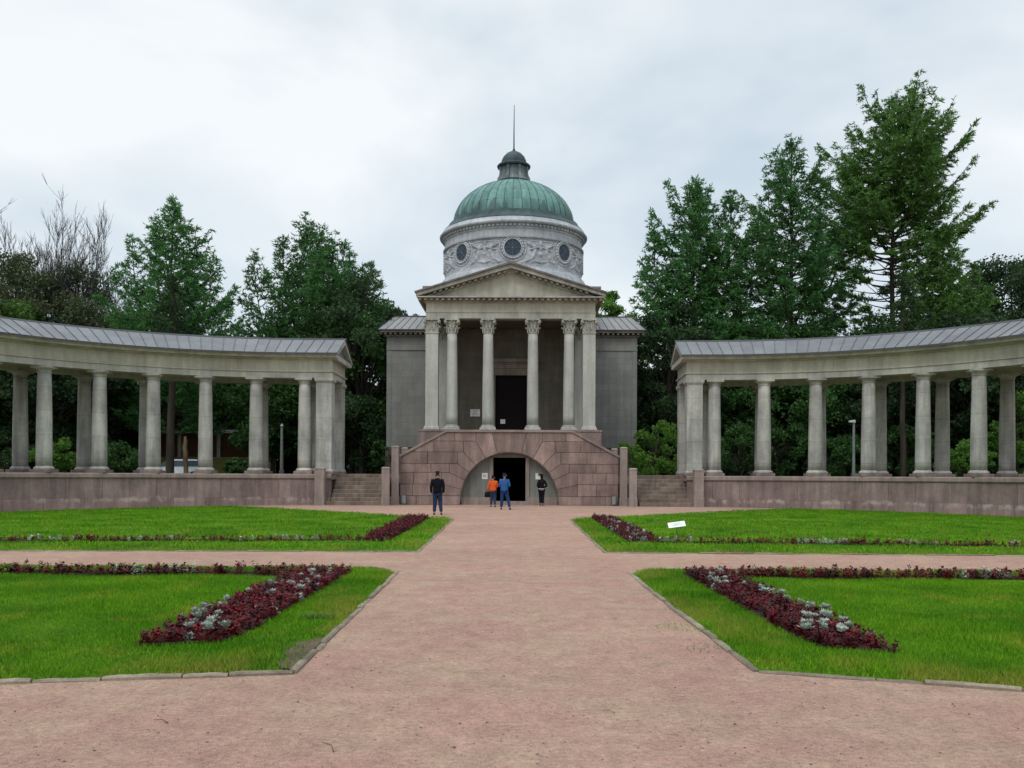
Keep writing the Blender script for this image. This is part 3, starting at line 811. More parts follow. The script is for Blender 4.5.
for p in allst:
    ar = area(p)
    if ar < 0: p = p[::-1]
    if abs(ar) < .01: continue
    # pull edges inwards for the joint, then a small chamfer
    def inset(poly, d_):
        n_ = len(poly); res = []
        for i in range(n_):
            a, b, c = Vector(poly[i - 1]), Vector(poly[i]), Vector(poly[(i + 1) % n_])
            e1 = (b - a); e2 = (c - b)
            if e1.length < 1e-5 or e2.length < 1e-5: res.append(tuple(b)); continue
            e1.normalize(); e2.normalize(); m1 = Vector((-e1.y, e1.x)); m2 = Vector((-e2.y, e2.x)); m_ = (m1 + m2)
            dd = max(.35, 1 + m1.dot(m2)); res.append(tuple(b + m_ * (d_ / dd)))
        return res
    f0 = FY + rr.uniform(-.006, .006)
    r0 = inset(p, .008); r1 = inset(p, .022)
    mb.loft([[(x + AX, f0 + .12, z) for x, z in r0], [(x + AX, f0 + .016, z) for x, z in r0], [(x + AX, f0, z) for x, z in r1]])
face = mb.build('stair_wall', 'granite', B0)
# dark backing with the arched hole
outl = [(ra, 0), (HW - .01, 0), (HW - .01, zs0 - .02), (HT, zs1 - .02), (-HT, zs1 - .02), (-HW + .01, zs0 - .02), (-HW + .01, 0), (-ra, 0)]
arcp = [(ra * math.cos(R(a)), zc + ra * math.sin(R(a))) for a in np.linspace(180, 0, 33)]
def arch_wall(mb, y0, y1, outer_pts, arc):
    poly = outer_pts + arc
    mb.prism_xz([(x + AX, z) for x, z in poly], y0, y1)
mb = MB(); arch_wall(mb, FY + .1, FY + .55, outl, arcp); bk = mb.build('stair_wall_core', 'joint', face)
# soffit stones of the arch
mb = MB()
for k in range(16):
    a0, a1 = R(180 * k / 16 + .3), R(180 * (k + 1) / 16 - .3)
    q = [(ra * math.cos(a), zc + ra * math.sin(a)) for a in (a0, (a0 + a1) / 2, a1)]; q2 = [((ra - .02) * math.cos(a), zc + (ra - .02) * math.sin(a)) for a in (a1, (a0 + a1) / 2, a0)]
    mb.prism_xz([(x + AX, z) for x, z in q + q2], FY + .03, FY + .55)
mb.build('arch_soffit', 'granite', face)
# lunette wall
mb = MB(); ly = FY + .52
def lun(x0, x1, n_=14):
    xs_ = np.linspace(x0, x1, n_); return [(x, zc + math.sqrt(max(0, (ra - .01) ** 2 - x * x))) for x in xs_]
for s in (-1, 1):
    a, b = (-ra + .02, -.98) if s < 0 else (.98, ra - .02)
    top = lun(a, b); mb.prism_xz([(x + AX, z) for x, z in [(a, .4), (b, .4)] + top[::-1]], ly, ly + .3)
top = lun(-.98, .98); mb.prism_xz([(x + AX, z) for x, z in [(-.98, 2.62), (.98, 2.62)] + top[::-1]], ly, ly + .3)
lo = mb.build('lunette_wall', 'plaster', B0)
mb = MB()
for s in (-1, 1):
    mb.box(AX + min(s * .90, s * 1.10), AX + max(s * .90, s * 1.10), ly - .08, ly + .4, .2, 2.62)
mb.build('door_jamb', 'granite_lt', lo)
mb = MB()
mb.box(AX - ra + .03, AX - 1.1, ly - .10, ly + .05, 0, .42); mb.box(AX + 1.1, AX + ra - .03, ly - .10, ly + .05, 0, .42); mb.box(AX - 1.1, AX + 1.1, ly - .18, ly + .6, 0, .2)
mb.build('plinth_course', 'granite_lt', lo)
mb = MB()
# vaulted chamber behind the opening
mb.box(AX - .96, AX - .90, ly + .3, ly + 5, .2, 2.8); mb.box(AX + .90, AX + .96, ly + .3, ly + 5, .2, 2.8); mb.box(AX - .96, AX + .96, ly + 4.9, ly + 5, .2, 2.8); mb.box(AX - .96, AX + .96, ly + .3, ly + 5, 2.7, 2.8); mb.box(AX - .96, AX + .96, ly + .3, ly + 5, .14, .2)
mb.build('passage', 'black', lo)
mb = MB(); mb.box(AX - 1.52, AX - 1.20, ly - .03, ly, 1.42, 1.76); nb = mb.build('notice', 'paper', lo)
mb = MB(); mb.box(AX - 1.45, AX - 1.27, ly - .034, ly - .03, 1.52, 1.68); mb.build('notice_print', plain('print_grey', (.42, .42, .36)), nb)
mb = MB(); mb.box(AX + 1.45, AX + 1.80, ly - .03, ly, 1.42, 1.76); nb = mb.build('notice', 'paper', lo)
mb = MB(); mb.box(AX + 1.60, AX + 1.78, ly - .034, ly - .03, 1.62, 1.755); mb.build('notice_photo', plain('print_dark', (.04, .05, .06)), nb)
# coping
cp = MB(); th = .13
for s in (-1, 1):
    a = Vector((s * HW, zs0)); b = Vector((s * HT, zs1)); t = (b - a).normalized(); nn = Vector((-t.y, t.x)); nn = nn if nn.y > 0 else -nn
    cp.prism_xz([(p.x + AX, p.y) for p in (a, b + t * 0, b + Vector((0, th)), a + nn * th)], FY - .07, FY + .62)
cp.prism_xz([(AX - HT, zs1 + .002), (AX + HT, zs1 + .002), (AX + HT, zs1 + th), (AX - HT, zs1 + th)], FY - .07, FY + .62)
cp.build('coping', 'granite_lt', face)
# stair flights behind the coping and the landing
sw = MB()
for s in (-1, 1):
    for i in range(14):
        x0 = HW - .1 - i * .19; z1 = FLOOR + (i + 1) * (4.0 - FLOOR) / 14
        sw.box(AX + min(s * x0, s * HT), AX + max(s * x0, s * HT), FY + .62, FY + 2.2, 1.6 + i * .001, z1)
sw.box(AX - HT + .01, AX + HT - .01, FY + .8, FY + 3.2, 3.2, 4.02)
sw.build('stair_flight', 'step', B0)
# pedestal of the portico
PY = 53.5
pd = MB()
for s in (-1, 1):
    x0, x1 = sorted((s * 3.6, s * 5.25)); pd.box(AX + x0, AX + x1, PY - .62, PY + 4, 0, 4.15)
    pd.box(AX + x0 - .04, AX + x1 + .04, PY - .66, PY + 4, 4.152, 4.27)
pd.box(AX - 3.59, AX + 3.59, PY - .55, PY + 4, 3.0, 4.26)
pd.build('portico_podium', 'granite', B0)
CB = 4.27; CT = 10.70
def capital(mb, x, y, z0, z1, r0, square=False):
    H = z1 - z0
    if square:
        mb.box(x - r0 * .94, x + r0 * .94, y - r0 * .94, y + r0 * .94, z0, z1 - .1)
    else:
        mb.lathe([(r0 * .9, z0), (r0 * .88, z0 + H * .5), (r0 * 1.12, z1 - .10)], x, y, 16)
    half = r0 * 1.62
    # concave abacus
    pts = []
    for c in range(4):
        a = PI / 4 + c * PI / 2; a2 = a + PI / 2
        p = Vector((math.cos(a), math.sin(a))) * half * 1.33; q = Vector((math.cos(a2), math.sin(a2))) * half * 1.33
        for t in (.06, .25, .5, .75, .94):
            m_ = p.lerp(q, t); m_ *= 1 - .14 * math.sin(PI * t); pts.append(m_)
    mb.loft([[(x + p.x, y + p.y, z) for p in pts] for z in (z1 - .10, z1)])
    # volutes
    for c in range(4):
        a = PI / 4 + c * PI / 2; cx_, cy_ = x + math.cos(a) * half * 1.15, y + math.sin(a) * half * 1.15
        t = Vector((-math.sin(a), math.cos(a), 0)); ctr = Vector((cx_, cy_, z1 - .19))
        ring = lambda o_, r_: [ctr + t * o_ + Vector((math.cos(a), math.sin(a), 0)) * r_ * math.cos(b) + Vector((0, 0, 1)) * r_ * math.sin(b) for b in [k * PI / 5 for k in range(10)]]
        mb.loft([ring(-.05, .05), ring(-.05, .09), ring(.05, .09), ring(.05, .05)])
        mb.tube([(x + math.cos(a) * r0 * .95, y + math.sin(a) * r0 * .95, z0 + H * .45), (x + math.cos(a) * r0 * 1.3, y + math.sin(a) * r0 * 1.3, z1 - .2), (cx_, cy_, z1 - .12)], [.03, .04, .04], 5)
    # two tiers of acanthus leaves
    for tier, (zb, zt, nl, off) in enumerate(((0, .42, 8, 0), (.22, .72, 8, PI / 8))):
        for k in range(nl):
            a = off + k * 2 * PI / nl; ux, uy = math.cos(a), math.sin(a)
            rr_ = r0 * (1.02 if not square else 1 / max(abs(ux), abs(uy)) * 1.02); tx, ty = -uy, ux
            w0 = r0 * .25
            prof = [(rr_, zb, w0 * .8), (rr_ * 1.06, zb + (zt - zb) * .5, w0 * 1.15), (rr_ * 1.18, zb + (zt - zb) * .85, w0 * .9), (rr_ * 1.42, zt, w0 * .6), (rr_ * 1.46, zt - .09, w0 * .3)]
            rings = []
            for (rad, zz, ww) in prof:
                rings.append([(x + ux * (rad + e) + tx * ww * q, y + uy * (rad + e) + ty * ww * q, z0 + zz * H) for q, e in ((-1, -.01), (0, .05), (1, -.01), (0, -.03))])
            mb.loft(rings)
    # flower on each abacus side
    for c in range(4):
        a = c * PI / 2; fx, fy = x + math.cos(a) * half * .86, y + math.sin(a) * half * .86
        mb.box(fx - .06, fx + .06, fy - .06, fy + .06, z1 - .13, z1 + .0)
def pcol(x, y, rb=.335):
    s = MB(); s.lathe(shaft_prof(rb, rb * .84, CB + .28, CT - .86), x, y, 28); so_ = s.build('column', 'col2', B0, smooth=True)
    b = MB(); b.cham(x - .47, x + .47, y - .47, y + .47, CB, CB + .1, .015); b.lathe([(.44, CB + .1), (.46, CB + .14), (.44, CB + .18), (.38, CB + .2), (.38, CB + .22), (.40, CB + .24), (.39, CB + .27), (rb, CB + .28)], x, y, 28); b.build('base', 'col2', so_)
    c = MB(); c.lathe([(rb * .84, CT - .86), (rb * .92, CT - .84), (rb * .92, CT - .80), (rb * .84, CT - .79)], x, y, 20); capital(c, x, y, CT - .79, CT, rb * .84); c.build('capital', 'lime', so_)
def ppier(x, y, hw=.38, back=False):
    s = MB(); s.box(x - hw, x + hw, y - hw, y + hw, CB + .24, CT - .86); so_ = s.build('pier', 'col2', B0)
    b = MB(); b.cham(x - hw - .1, x + hw + .1, y - hw - .1, y + hw + .1, CB, CB + .1, .015); b.cham(x - hw - .07, x + hw + .07, y - hw - .07, y + hw + .07, CB + .1, CB + .2, .04); b.box(x - hw - .02, x + hw + .02, y - hw - .02, y + hw + .02, CB + .2, CB + .24); b.build('base', 'col2', so_)
    c = MB(); c.box(x - hw - .04, x + hw + .04, y - hw - .04, y + hw + .04, CT - .86, CT - .80); capital(c, x, y, CT - .80, CT, hw * .86, True); c.build('capital', 'lime', so_)
for s in (-1, 1):
    pcol(AX + s * 1.30, PY); pcol(AX + s * 3.40, PY); ppier(AX + s * 4.55, PY, .36)
    ppier(AX + s * 4.25, PY + 2.9, .36)
# nave body
BY = 57.0; HN = 4.62
bd = MB()
bd.box(AX - HN, AX - .98, BY, BY + .6, 3.3, 10.7); bd.box(AX + .98, AX + HN, BY, BY + .6, 3.3, 10.7); bd.box(AX - .98, AX + .98, BY, BY + .6, 7.82, 10.7)
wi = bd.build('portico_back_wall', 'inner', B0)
bd = MB()
for s in (-1, 1):
    x0, x1 = sorted((s * (HN - .5), s * (HN + .12))); bd.box(AX + x0, AX + x1, BY + .601, 70, 0, 12.0)
bd.box(AX - HN + .5, AX + HN - .5, 69.4, 70, 0, 12)
bd.build('nave_wall', 'ashlar', B0)
# doorway with its surround and small entablature
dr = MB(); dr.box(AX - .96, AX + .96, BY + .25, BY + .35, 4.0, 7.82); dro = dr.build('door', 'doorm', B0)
dr = MB()
for cx_ in (-.48, .48):
    for (a, b) in ((4.4, 5.1), (5.25, 6.2), (6.35, 7.65)):
        dr.box(AX + cx_ - .34, AX + cx_ + .34, BY + .225, BY + .249, a, b)
dr.build('door_panels', 'doorm', dro)
dr = MB(); dr.box(AX - .66, AX - .36, BY + .20, BY + .224, 4.85, 5.12); dr.build('notice', 'paper', dro)
dr = MB()
for s in (-1, 1):
    x0, x1 = sorted((s * .98, s * 1.22)); dr.box(AX + x0, AX + x1, BY - .07, BY - .001, 4.0, 7.84)
dr.box(AX - 1.3, AX + 1.3, BY - .08, BY - .002, 7.845, 8.25); dr.box(AX - 1.45, AX + 1.45, BY - .14, BY - .003, 8.252, 8.62)
dr.box(AX - 1.7, AX + 1.7, BY - .30, BY - .004, 8.622, 8.84)
for s in (-1, 1):
    x0, x1 = sorted((s * 1.45, s * 1.65)); dr.box(AX + x0, AX + x1, BY - .24, BY - .005, 8.0, 8.62)
for k in range(11): dr.box(AX - 1.35 + k * .25, AX - 1.22 + k * .25, BY - .22, BY - .13, 8.5, 8.619)
dr.build('door_surround', stone('door_surround_stone', (.22, .19, .15)), wi)
dr = MB(); dr.box(AX - 2.52, AX - 1.92, BY - .05, BY - .001, 5.28, 5.72); pq = dr.build('plaque', 'paper', wi)
dr = MB()
for k in range(4): dr.box(AX - 2.42 + .04 * (k % 2), AX - 2.02 - .05 * (k % 3), BY - .054, BY - .05, 5.62 - k * .085, 5.65 - k * .085)
dr.build('plaque_text', plain('plaque_letters', (.25, .24, .22)), pq)
# entablature of the portico
ex = 4.90; EY = PY - .36
en = MB()
en.box(AX - ex, AX + ex, EY, EY + .72, CT + .003, CT + .33)
for s in (-1, 1):
    x0, x1 = sorted((s * (ex - .72), s * ex)); en.box(AX + x0, AX + x1, EY + .722, 70, CT + .003, CT + .33)
en.box(AX - ex - .03, AX + ex + .03, EY - .03, EY + .75, CT + .333, CT + .39)
ar = en.build('architrave', 'lime', B0)
en = MB(); en.box(AX - ex + .01, AX + ex - .01, EY + .01, 70, CT + .393, CT + .88); fr = en.build('frieze', 'fresh', B0)
en = MB(); en.box(AX - ex - .04, AX + ex + .04, EY - .04, 70.05, CT + .883, CT + .92)
en.box(AX - ex - .08, AX + ex + .08, EY - .08, 70.05, CT + .922, CT + .95)
en.box(AX - 5.38, AX + 5.38, EY - .50, 70.5, CT + 1.12, CT + 1.19)
en.box(AX - ex - .12, AX + ex + .12, EY - .12, 70.1, CT + .952, CT + 1.117)
co = en.build('cornice', 'lime', B0)
en = MB(); k = 0; x = -ex - .4
while x < ex + .4:
    en.box(AX + x, AX + x + .17, EY - .44, EY - .121, CT + .97, CT + 1.115); x += .335
for s in (-1, 1):
    y = EY - .1
    while y < 70:
        x0, x1 = sorted((s * (ex + .121), s * (ex + .42))); en.box(AX + x0, AX + x1, y, y + .17, CT + .97, CT + 1.115); y += .335
en.build('modillions', stone('modillion_stone', (.27, .22, .17), var=.2), co)
# pediment
pz0 = CT + 1.195; apz = 13.72; hwp = 5.42
slope = (apz - .22 - pz0) / hwp
en = MB(); en.prism_xz([(AX - ex + .1, pz0), (AX + ex - .1, pz0), (AX, pz0 + (ex - .1) * slope)], EY + .05, EY + .5); en.build('tympanum', 'fresh', B0)
en = MB()
for s in (-1, 1):
    en.prism_xz([(AX + s * hwp, pz0), (AX + s * (hwp + .02), pz0 + .17), (AX, apz + .02), (AX, apz - .2)], EY - .50, EY + .5)
    en.prism_xz([(AX + s * (hwp - .3), pz0 + .002), (AX, apz - .202), (AX, apz - .42), (AX + s * (hwp - .85), pz0 + .002)], EY - .12, EY + .5)
rk = en.build('raking_cornice', 'lime', B0)
en = MB(); ang = math.atan(slope)
for s in (-1, 1):
    x = .25
    while x < hwp - .9:
        zt = pz0 + (hwp - x) * slope - .02
        p = [(x, zt), (x + .17, zt - .17 * slope), (x + .17, zt - .17 * slope - .13), (x, zt - .13)]
        en.prism_xz([(AX + s * a, b) for a, b in p], EY - .44, EY - .13); x += .335
en.build('modillions', stone('modillion_stone_dark', (.22, .19, .15)), rk)
en = MB()
for s in (-1, 1):
    en.prism_xz([(AX + s * (hwp + .06), pz0 + .172), (AX + s * (hwp + .10), pz0 + .25), (AX, apz + .14), (AX, apz + .022)], EY - .62, 66)
en.build('roof', stone('roof_lead', (.19, .17, .16)), B0)
# wings
WY0, WY1, WX = 59.4, 69.0, 8.05
for s in (-1, 1):
    def bx(mb, a, b, y0, y1, z0, z1):
        x0, x1 = sorted((s * a, s * b)); mb.box(AX + x0, AX + x1, y0, y1, z0, z1)
    wv = MB(); bx(wv, HN + .13, WX, WY0, WY1, 3.45, 9.68); wo = wv.build('wing_wall', 'ashlar', B0)
    wv = MB(); bx(wv, HN + .13, WX + .08, WY0 - .08, WY1 + .08, 0, 3.446); wv.build('wing_plinth', stone('dark_plinth', (.11, .085, .08)), wo)
    wv = MB(); bx(wv, HN + .13, WX + .03, WY0 - .03, WY1 + .03, 9.683, 10.55); bx(wv, HN + .13, WX + .06, WY0 - .06, WY1 + .06, 9.70, 9.76)
    bx(wv, WX - .26, WX + .03, WY0 - .03, WY0 + .3, 3.45, 9.68)
    wv.build('wing_frieze', 'ashlar', wo)
    wv = MB(); bx(wv, HN + .13, WX + .15, WY0 - .15, WY1 + .15, 10.553, 10.68); bx(wv, HN + .13, WX + .45, WY0 - .45, WY1 + .45, 10.80, 10.93)
    x = HN + .2
    while x < WX + .35: bx(wv, x, x + .16, WY0 - .40, WY0 - .151, 10.683, 10.797); x += .32
    wv.build('wing_cornice', stone('wing_cornice_stone', (.22, .20, .175)), wo)
    wv = MB(); e = WX + .50; rz0, rz1 = 10.99, 12.35; yf, yb = WY0 - .5, WY1 + .5; yr = WY0 + 2.8
    A = [(e, yf, rz0), (HN + .1, yf, rz0), (HN + .1, yr, rz1), (e - .55, yr, rz1), (e - .55, yb - 3.3, rz1), (e, yb, rz0), (HN + .1, yb, rz0), (HN + .1, yb - 3.3, rz1)]
    A = [(AX + s * x, y, z) for x, y, z in A]
    # front slope in sheets
    nsh = 8
    for k in range(nsh):
        t0, t1 = k / nsh, (k + 1) / nsh
        lp = lambda p, q, t: tuple(p[i] + (q[i] - p[i]) * t for i in range(3))
        wv.add([lp(A[1], A[0], t0), lp(A[1], A[0], t1), lp(A[2], A[3], t1), lp(A[2], A[3], t0)], [(0, 1, 2, 3)])
    wv.add([A[0], A[5], A[4], A[3]], [(0, 1, 2, 3)]); wv.add([A[6], A[5], A[4], A[7]], [(0, 1, 2, 3)]); wv.add([A[2], A[3], A[4], A[7]], [(0, 1, 2, 3)])
    wr = link('wing_roof', wv.mesh(False), 'zinc_warm', B0)
    sm = MB()
    for k in range(nsh + 1):
        p0, p1 = lp(A[1], A[0], k / nsh), lp(A[2], A[3], k / nsh); t = .010
        sm.loft([[(p[0] - t, p[1], p[2]), (p[0] + t, p[1], p[2]), (p[0] + t, p[1], p[2] + .035), (p[0] - t, p[1], p[2] + .035)] for p in (p0, p1)])
    sm.build('seams', 'zinc_seam', wr)
    sm = MB(); bx(sm, HN + .13, e + .03, yf - .03, yb + .03, 10.932, 10.987); bx(sm, HN + .13, e - .52, yr - .06, yr + .06, rz1 - .02, rz1 + .06); sm.build('gutter', 'flash', wr)
# attic base and drum
DY = 64.0; DX = AX + .03
at_ = MB(); at_.box(AX - 5.5, AX + 5.5, 58.0, 70, 12.2, 13.42); ao = at_.build('attic', 'drum', B0)
at_ = MB(); at_.box(AX - 5.62, AX + 5.62, 57.9, 70.1, 13.423, 13.55); at_.build('attic_roof', 'zinc_warm', ao)
dm = MB(); dm.lathe([(5.35, 13.5), (5.3, 13.9), (5.15, 14.5), (4.95, 14.9), (4.82, 15.0), (4.78, 15.12)], DX, DY, 96)
dm.build('drum_foot', 'drum', B0)
# carved band: a fine grid pushed in and out to make wreaths, winged figures and garlands
NA, NZ = 1152, 72
th_ = np.linspace(0, 2 * PI, NA, endpoint=False); zz = np.linspace(15.12, 16.98, NZ); TH, ZZ = np.meshgrid(th_, zz); RD = 4.72
ph = (TH + PI / 2) % (PI / 4); ph = np.where(ph > PI / 8, ph - PI / 4, ph)      # angle from nearest window
u = ph * RD; v = ZZ - 16.32; rho = np.hypot(u, v)
rel = np.zeros_like(u)
rel += .13 * np.exp(-((rho - .68) / .08) ** 2) + .06 * np.exp(-((rho - .86) / .05) ** 2)
rel += .03 * np.exp(-((rho - .68) / .1) ** 2) * np.sin(np.arctan2(v, u) * 22)
um = RD * PI / 8; ua = um - np.abs(u)                                           # distance from mid between windows
def blob(cx_, cz_, sx, sz, h, rot=0):
    c, s = math.cos(rot), math.sin(rot); a = (ua - cx_) * c + (v - cz_) * s; b = -(ua - cx_) * s + (v - cz_) * c
    return h * np.exp(-((a / sx) ** 2 + (b / sz) ** 2))
fig = blob(.42, .12, .09, .10, .15) + blob(.40, -.18, .13, .22, .14) + blob(.55, -.55, .12, .25, .12, .4) + blob(.72, .22, .26, .07, .12, .5) + blob(.25, .05, .2, .05, .10, -.3) + blob(.78, .38, .2, .04, .09, .35) + blob(.62, -.05, .16, .05, .09, -.2)
fig += blob(0, -.35, .14, .14, .12) + blob(0, -.02, .10, .12, .10) + blob(.15, -.85, .3, .06, .08, .25) + blob(.35, .5, .4, .05, .05) + blob(0, .3, .07, .16, .09) + blob(.9, -.8, .2, .07, .08, -.5)
rel += fig * (rho > .92)
rnd = np.random.RandomState(2)
nz_ = np.zeros_like(u)
for k in range(260):
    a0, z0_, sx, sz, hh = rnd.uniform(0, 2 * PI), rnd.uniform(15.25, 16.85), rnd.uniform(.03, .09), rnd.uniform(.03, .09), rnd.uniform(.02, .07)
    da = (TH - a0 + PI) % (2 * PI) - PI; nz_ += hh * np.exp(-((da * RD / sx) ** 2 + ((ZZ - z0_) / sz) ** 2))
rel += nz_ * (rho > .95) * np.clip((ZZ - 15.2) / .2, 0, 1)
rel[rho < .60] = -.12
r_ = RD + rel
V = np.stack([DX + r_ * np.cos(TH), DY + r_ * np.sin(TH), ZZ], -1).reshape(-1, 3)
idx = np.arange(NA * NZ).reshape(NZ, NA); nxt = np.roll(idx, -1, 1)
F = np.stack([idx[:-1], nxt[:-1], nxt[1:], idx[1:]], -1).reshape(-1, 4)
def reliefmat():
    t = NT('carved_drum_stone')
    c = t.mix(t.rng(t.noise(1.6, 6), .3, .7, 0, 1), (.30, .33, .36), (.52, .54, .56))
    c = t.mulv(c, t.rng(t.geo.outputs['Pointiness'], .44, .5, .35, 1.0))     # colour darkens in the carved hollows
    c = t.mulv(c, t.rng(t.noise(6, 5, .7), .35, .6, .72, 1.05))
    t.col(c); return t.m
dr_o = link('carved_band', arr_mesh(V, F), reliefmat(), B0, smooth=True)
for k in range(8):
    a = -PI / 2 + k * PI / 4; ux, uy = math.cos(a), math.sin(a); tx, ty = -uy, ux
    g = MB(); ring = lambda rd, off: [(DX + ux * (RD + off) + tx * rd * math.cos(b), DY + uy * (RD + off) + ty * rd * math.cos(b), 16.32 + rd * math.sin(b)) for b in [q * 2 * PI / 28 for q in range(28)]]
    g.loft([ring(.56, -.08), ring(.56, .02), ring(.545, .02)]); wo = g.build('window', 'glass', B0)
    g = MB(); g.loft([ring(.64, -.1), ring(.64, .06), ring(.56, .10), ring(.54, .06), ring(.54, -.1)], False); g.build('frame', 'drum', wo)
    g = MB()
    for b in range(4):
        q = b * PI / 4; p = [(DX + ux * (RD + .05) + tx * .54 * math.cos(q) * s, DY + uy * (RD + .05) + ty * .54 * math.cos(q) * s, 16.32 + .54 * math.sin(q) * s) for s in (-1, 1)]; g.tube(p, .014, 4)
    g.build('glazing_bar', plain('glazing_bar', (.12, .15, .18)), wo)
dm = MB(); dm.lathe([(4.70, 16.96), (4.86, 16.99), (4.88, 17.07), (4.76, 17.10), (4.74, 17.56), (4.80, 17.60), (4.82, 17.66), (4.78, 17.67), (4.80, 17.86), (5.04, 17.90), (5.10, 17.94), (5.12, 18.02), (5.06, 18.05), (4.98, 18.20), (4.94, 18.30), (4.90, 18.32), (4.5, 18.34)], DX, DY, 96)
dc = dm.build('drum_cornice', 'drum', B0)
dn = MB()
for k in range(110):
    a = k * 2 * PI / 110; da = PI / 110 * .55
    dn.loft([[(DX + rr_ * math.cos(q), DY + rr_ * math.sin(q), z) for rr_, q in ((4.79, a - da), (4.93, a - da), (4.93, a + da), (4.79, a + da))] for z in (17.72, 17.84)])
dn.build('dentils', 'drum', dc)['kind'] = 'stuff'
dm = MB(); dm.lathe([(4.88, 18.34), (4.86, 18.40), (4.62, 18.62), (4.52, 18.78), (4.50, 18.84), (4.35, 18.90), (4.28, 19.0), (4.2, 19.02)], DX, DY, 96); dm.build('dome_skirt', 'copper_dark', B0)
# dome of copper sheets between ribs
def domept(a, f, lift=0):
    rr_ = (4.18 + lift) * math.cos(f); return (DX + rr_ * math.cos(a), DY + rr_ * math.sin(a), 18.95 + (3.02 + lift) * math.sin(f))
NG = 44; mb = MB(); rr = random.Random(9)
for k in range(NG):
    a0, a1 = 2 * PI * k / NG, 2 * PI * (k + 1) / NG
    cuts = [0, .26, .52, .80, 1.10, 1.32]
    for i in range(5):
        f0, f1 = cuts[i], cuts[i + 1]; g0 = .0; v_ = []; nn = 4
        for q in range(nn + 1):
            f_ = f0 + (f1 - f0) * q / nn
            v_ += [domept(a0, f_), domept((a0 + a1) / 2, f_, .012), domept(a1, f_)]
        mb.add(v_, [(3 * q + j, 3 * q + j + 1, 3 * q + j + 4, 3 * q + j + 3) for q in range(nn) for j in range(2)])
do = link('dome', mb.mesh(False), 'copper', B0)
mb = MB()
for k in range(NG):
    a = 2 * PI * k / NG; mb.tube([domept(a, f_, .005) for f_ in np.linspace(0, 1.32, 14)], .020, 4)
for f_ in (.26, .52, .80, 1.10):
    pts = [domept(2 * PI * q / 88, f_, .0) for q in range(89)]
    mb.tube(pts, .010, 4)
mb.build('rib', 'copper_dark', do)
ln = MB(); ln.lathe([(1.22, 21.72), (1.22, 21.98), (1.16, 22.02), (1.10, 22.05)], DX, DY, 32); lno = ln.build('lantern', 'copper_dark', B0)
ln = MB(); ln.lathe([(1.12, 22.05), (1.04, 22.16), (.97, 22.35), (.94, 22.7), (.94, 23.0)], DX, DY, 32)
for k in range(8):
    a = PI / 8 + k * PI / 4; c, s = math.cos(a), math.sin(a); t = .10
    q = lambda r1, z: [(DX + c * .8 - s * t, DY + s * .8 + c * t, z), (DX + c * .8 + s * t, DY + s * .8 - c * t, z), (DX + c * r1 + s * t, DY + s * r1 - c * t, z), (DX + c * r1 - s * t, DY + s * r1 + c * t, z)]
    ln.loft([q(1.20, 22.0), q(1.18, 22.2), q(1.08, 22.38), q(1.03, 22.6), q(1.06, 22.98)])
ln.build('lantern_body', 'copper_grey', lno)
ln = MB(); ln.lathe([(1.0, 22.98), (1.14, 23.02), (1.17, 23.12), (1.12, 23.18), (.92, 23.22), (.90, 23.30), (.86, 23.5), (.74, 23.76), (.52, 24.0), (.26, 24.14), (.10, 24.2), (.09, 24.32)], DX, DY, 32); ln.build('cupola', 'copper_dark', lno)
ln = MB(); ln.tube([(DX, DY, 24.2), (DX, DY, 25.6), (DX + .01, DY, 27.4)], [.055, .04, .02], 8); ln.build('spire_rod', 'rod', lno)
# ceiling of the portico
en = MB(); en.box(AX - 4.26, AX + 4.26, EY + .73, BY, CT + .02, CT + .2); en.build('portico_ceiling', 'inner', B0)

# ================================================================== small things
def bin_(x, y, label):
    t = empty('litter_bin', (x, y, 0), label, 'litter bin', 'litter bins at the arched wall')
    m = MB(); m.lathe([(.10, .06), (.125, .10), (.14, .46), (.145, .47), (.125, .465), (.11, .12)], x, y, 20); m.build('bin_body', plain('bin_paint', (.22, .26, .25), .5), t)
    m = MB(); m.tube([(x - .15, y + .1, .0), (x - .15, y + .1, .56), (x, y + .1, .58), (x + .15, y + .1, .56), (x + .15, y + .1, 0)], .012, 6); m.build('stand', plain('bin_stand', (.05, .06, .06)), t)
    m = MB(); m.lathe([(.14, .47), (.15, .49), (.12, .50), (.11, .47)], x, y, 20); m.build('rim', plain('bin_rim', (.35, .37, .36)), t)
bin_(-5.9, 50.1, 'grey litter bin standing at the left foot of the arched wall'); bin_(5.58, 50.1, 'grey litter bin standing at the right foot of the arched wall')
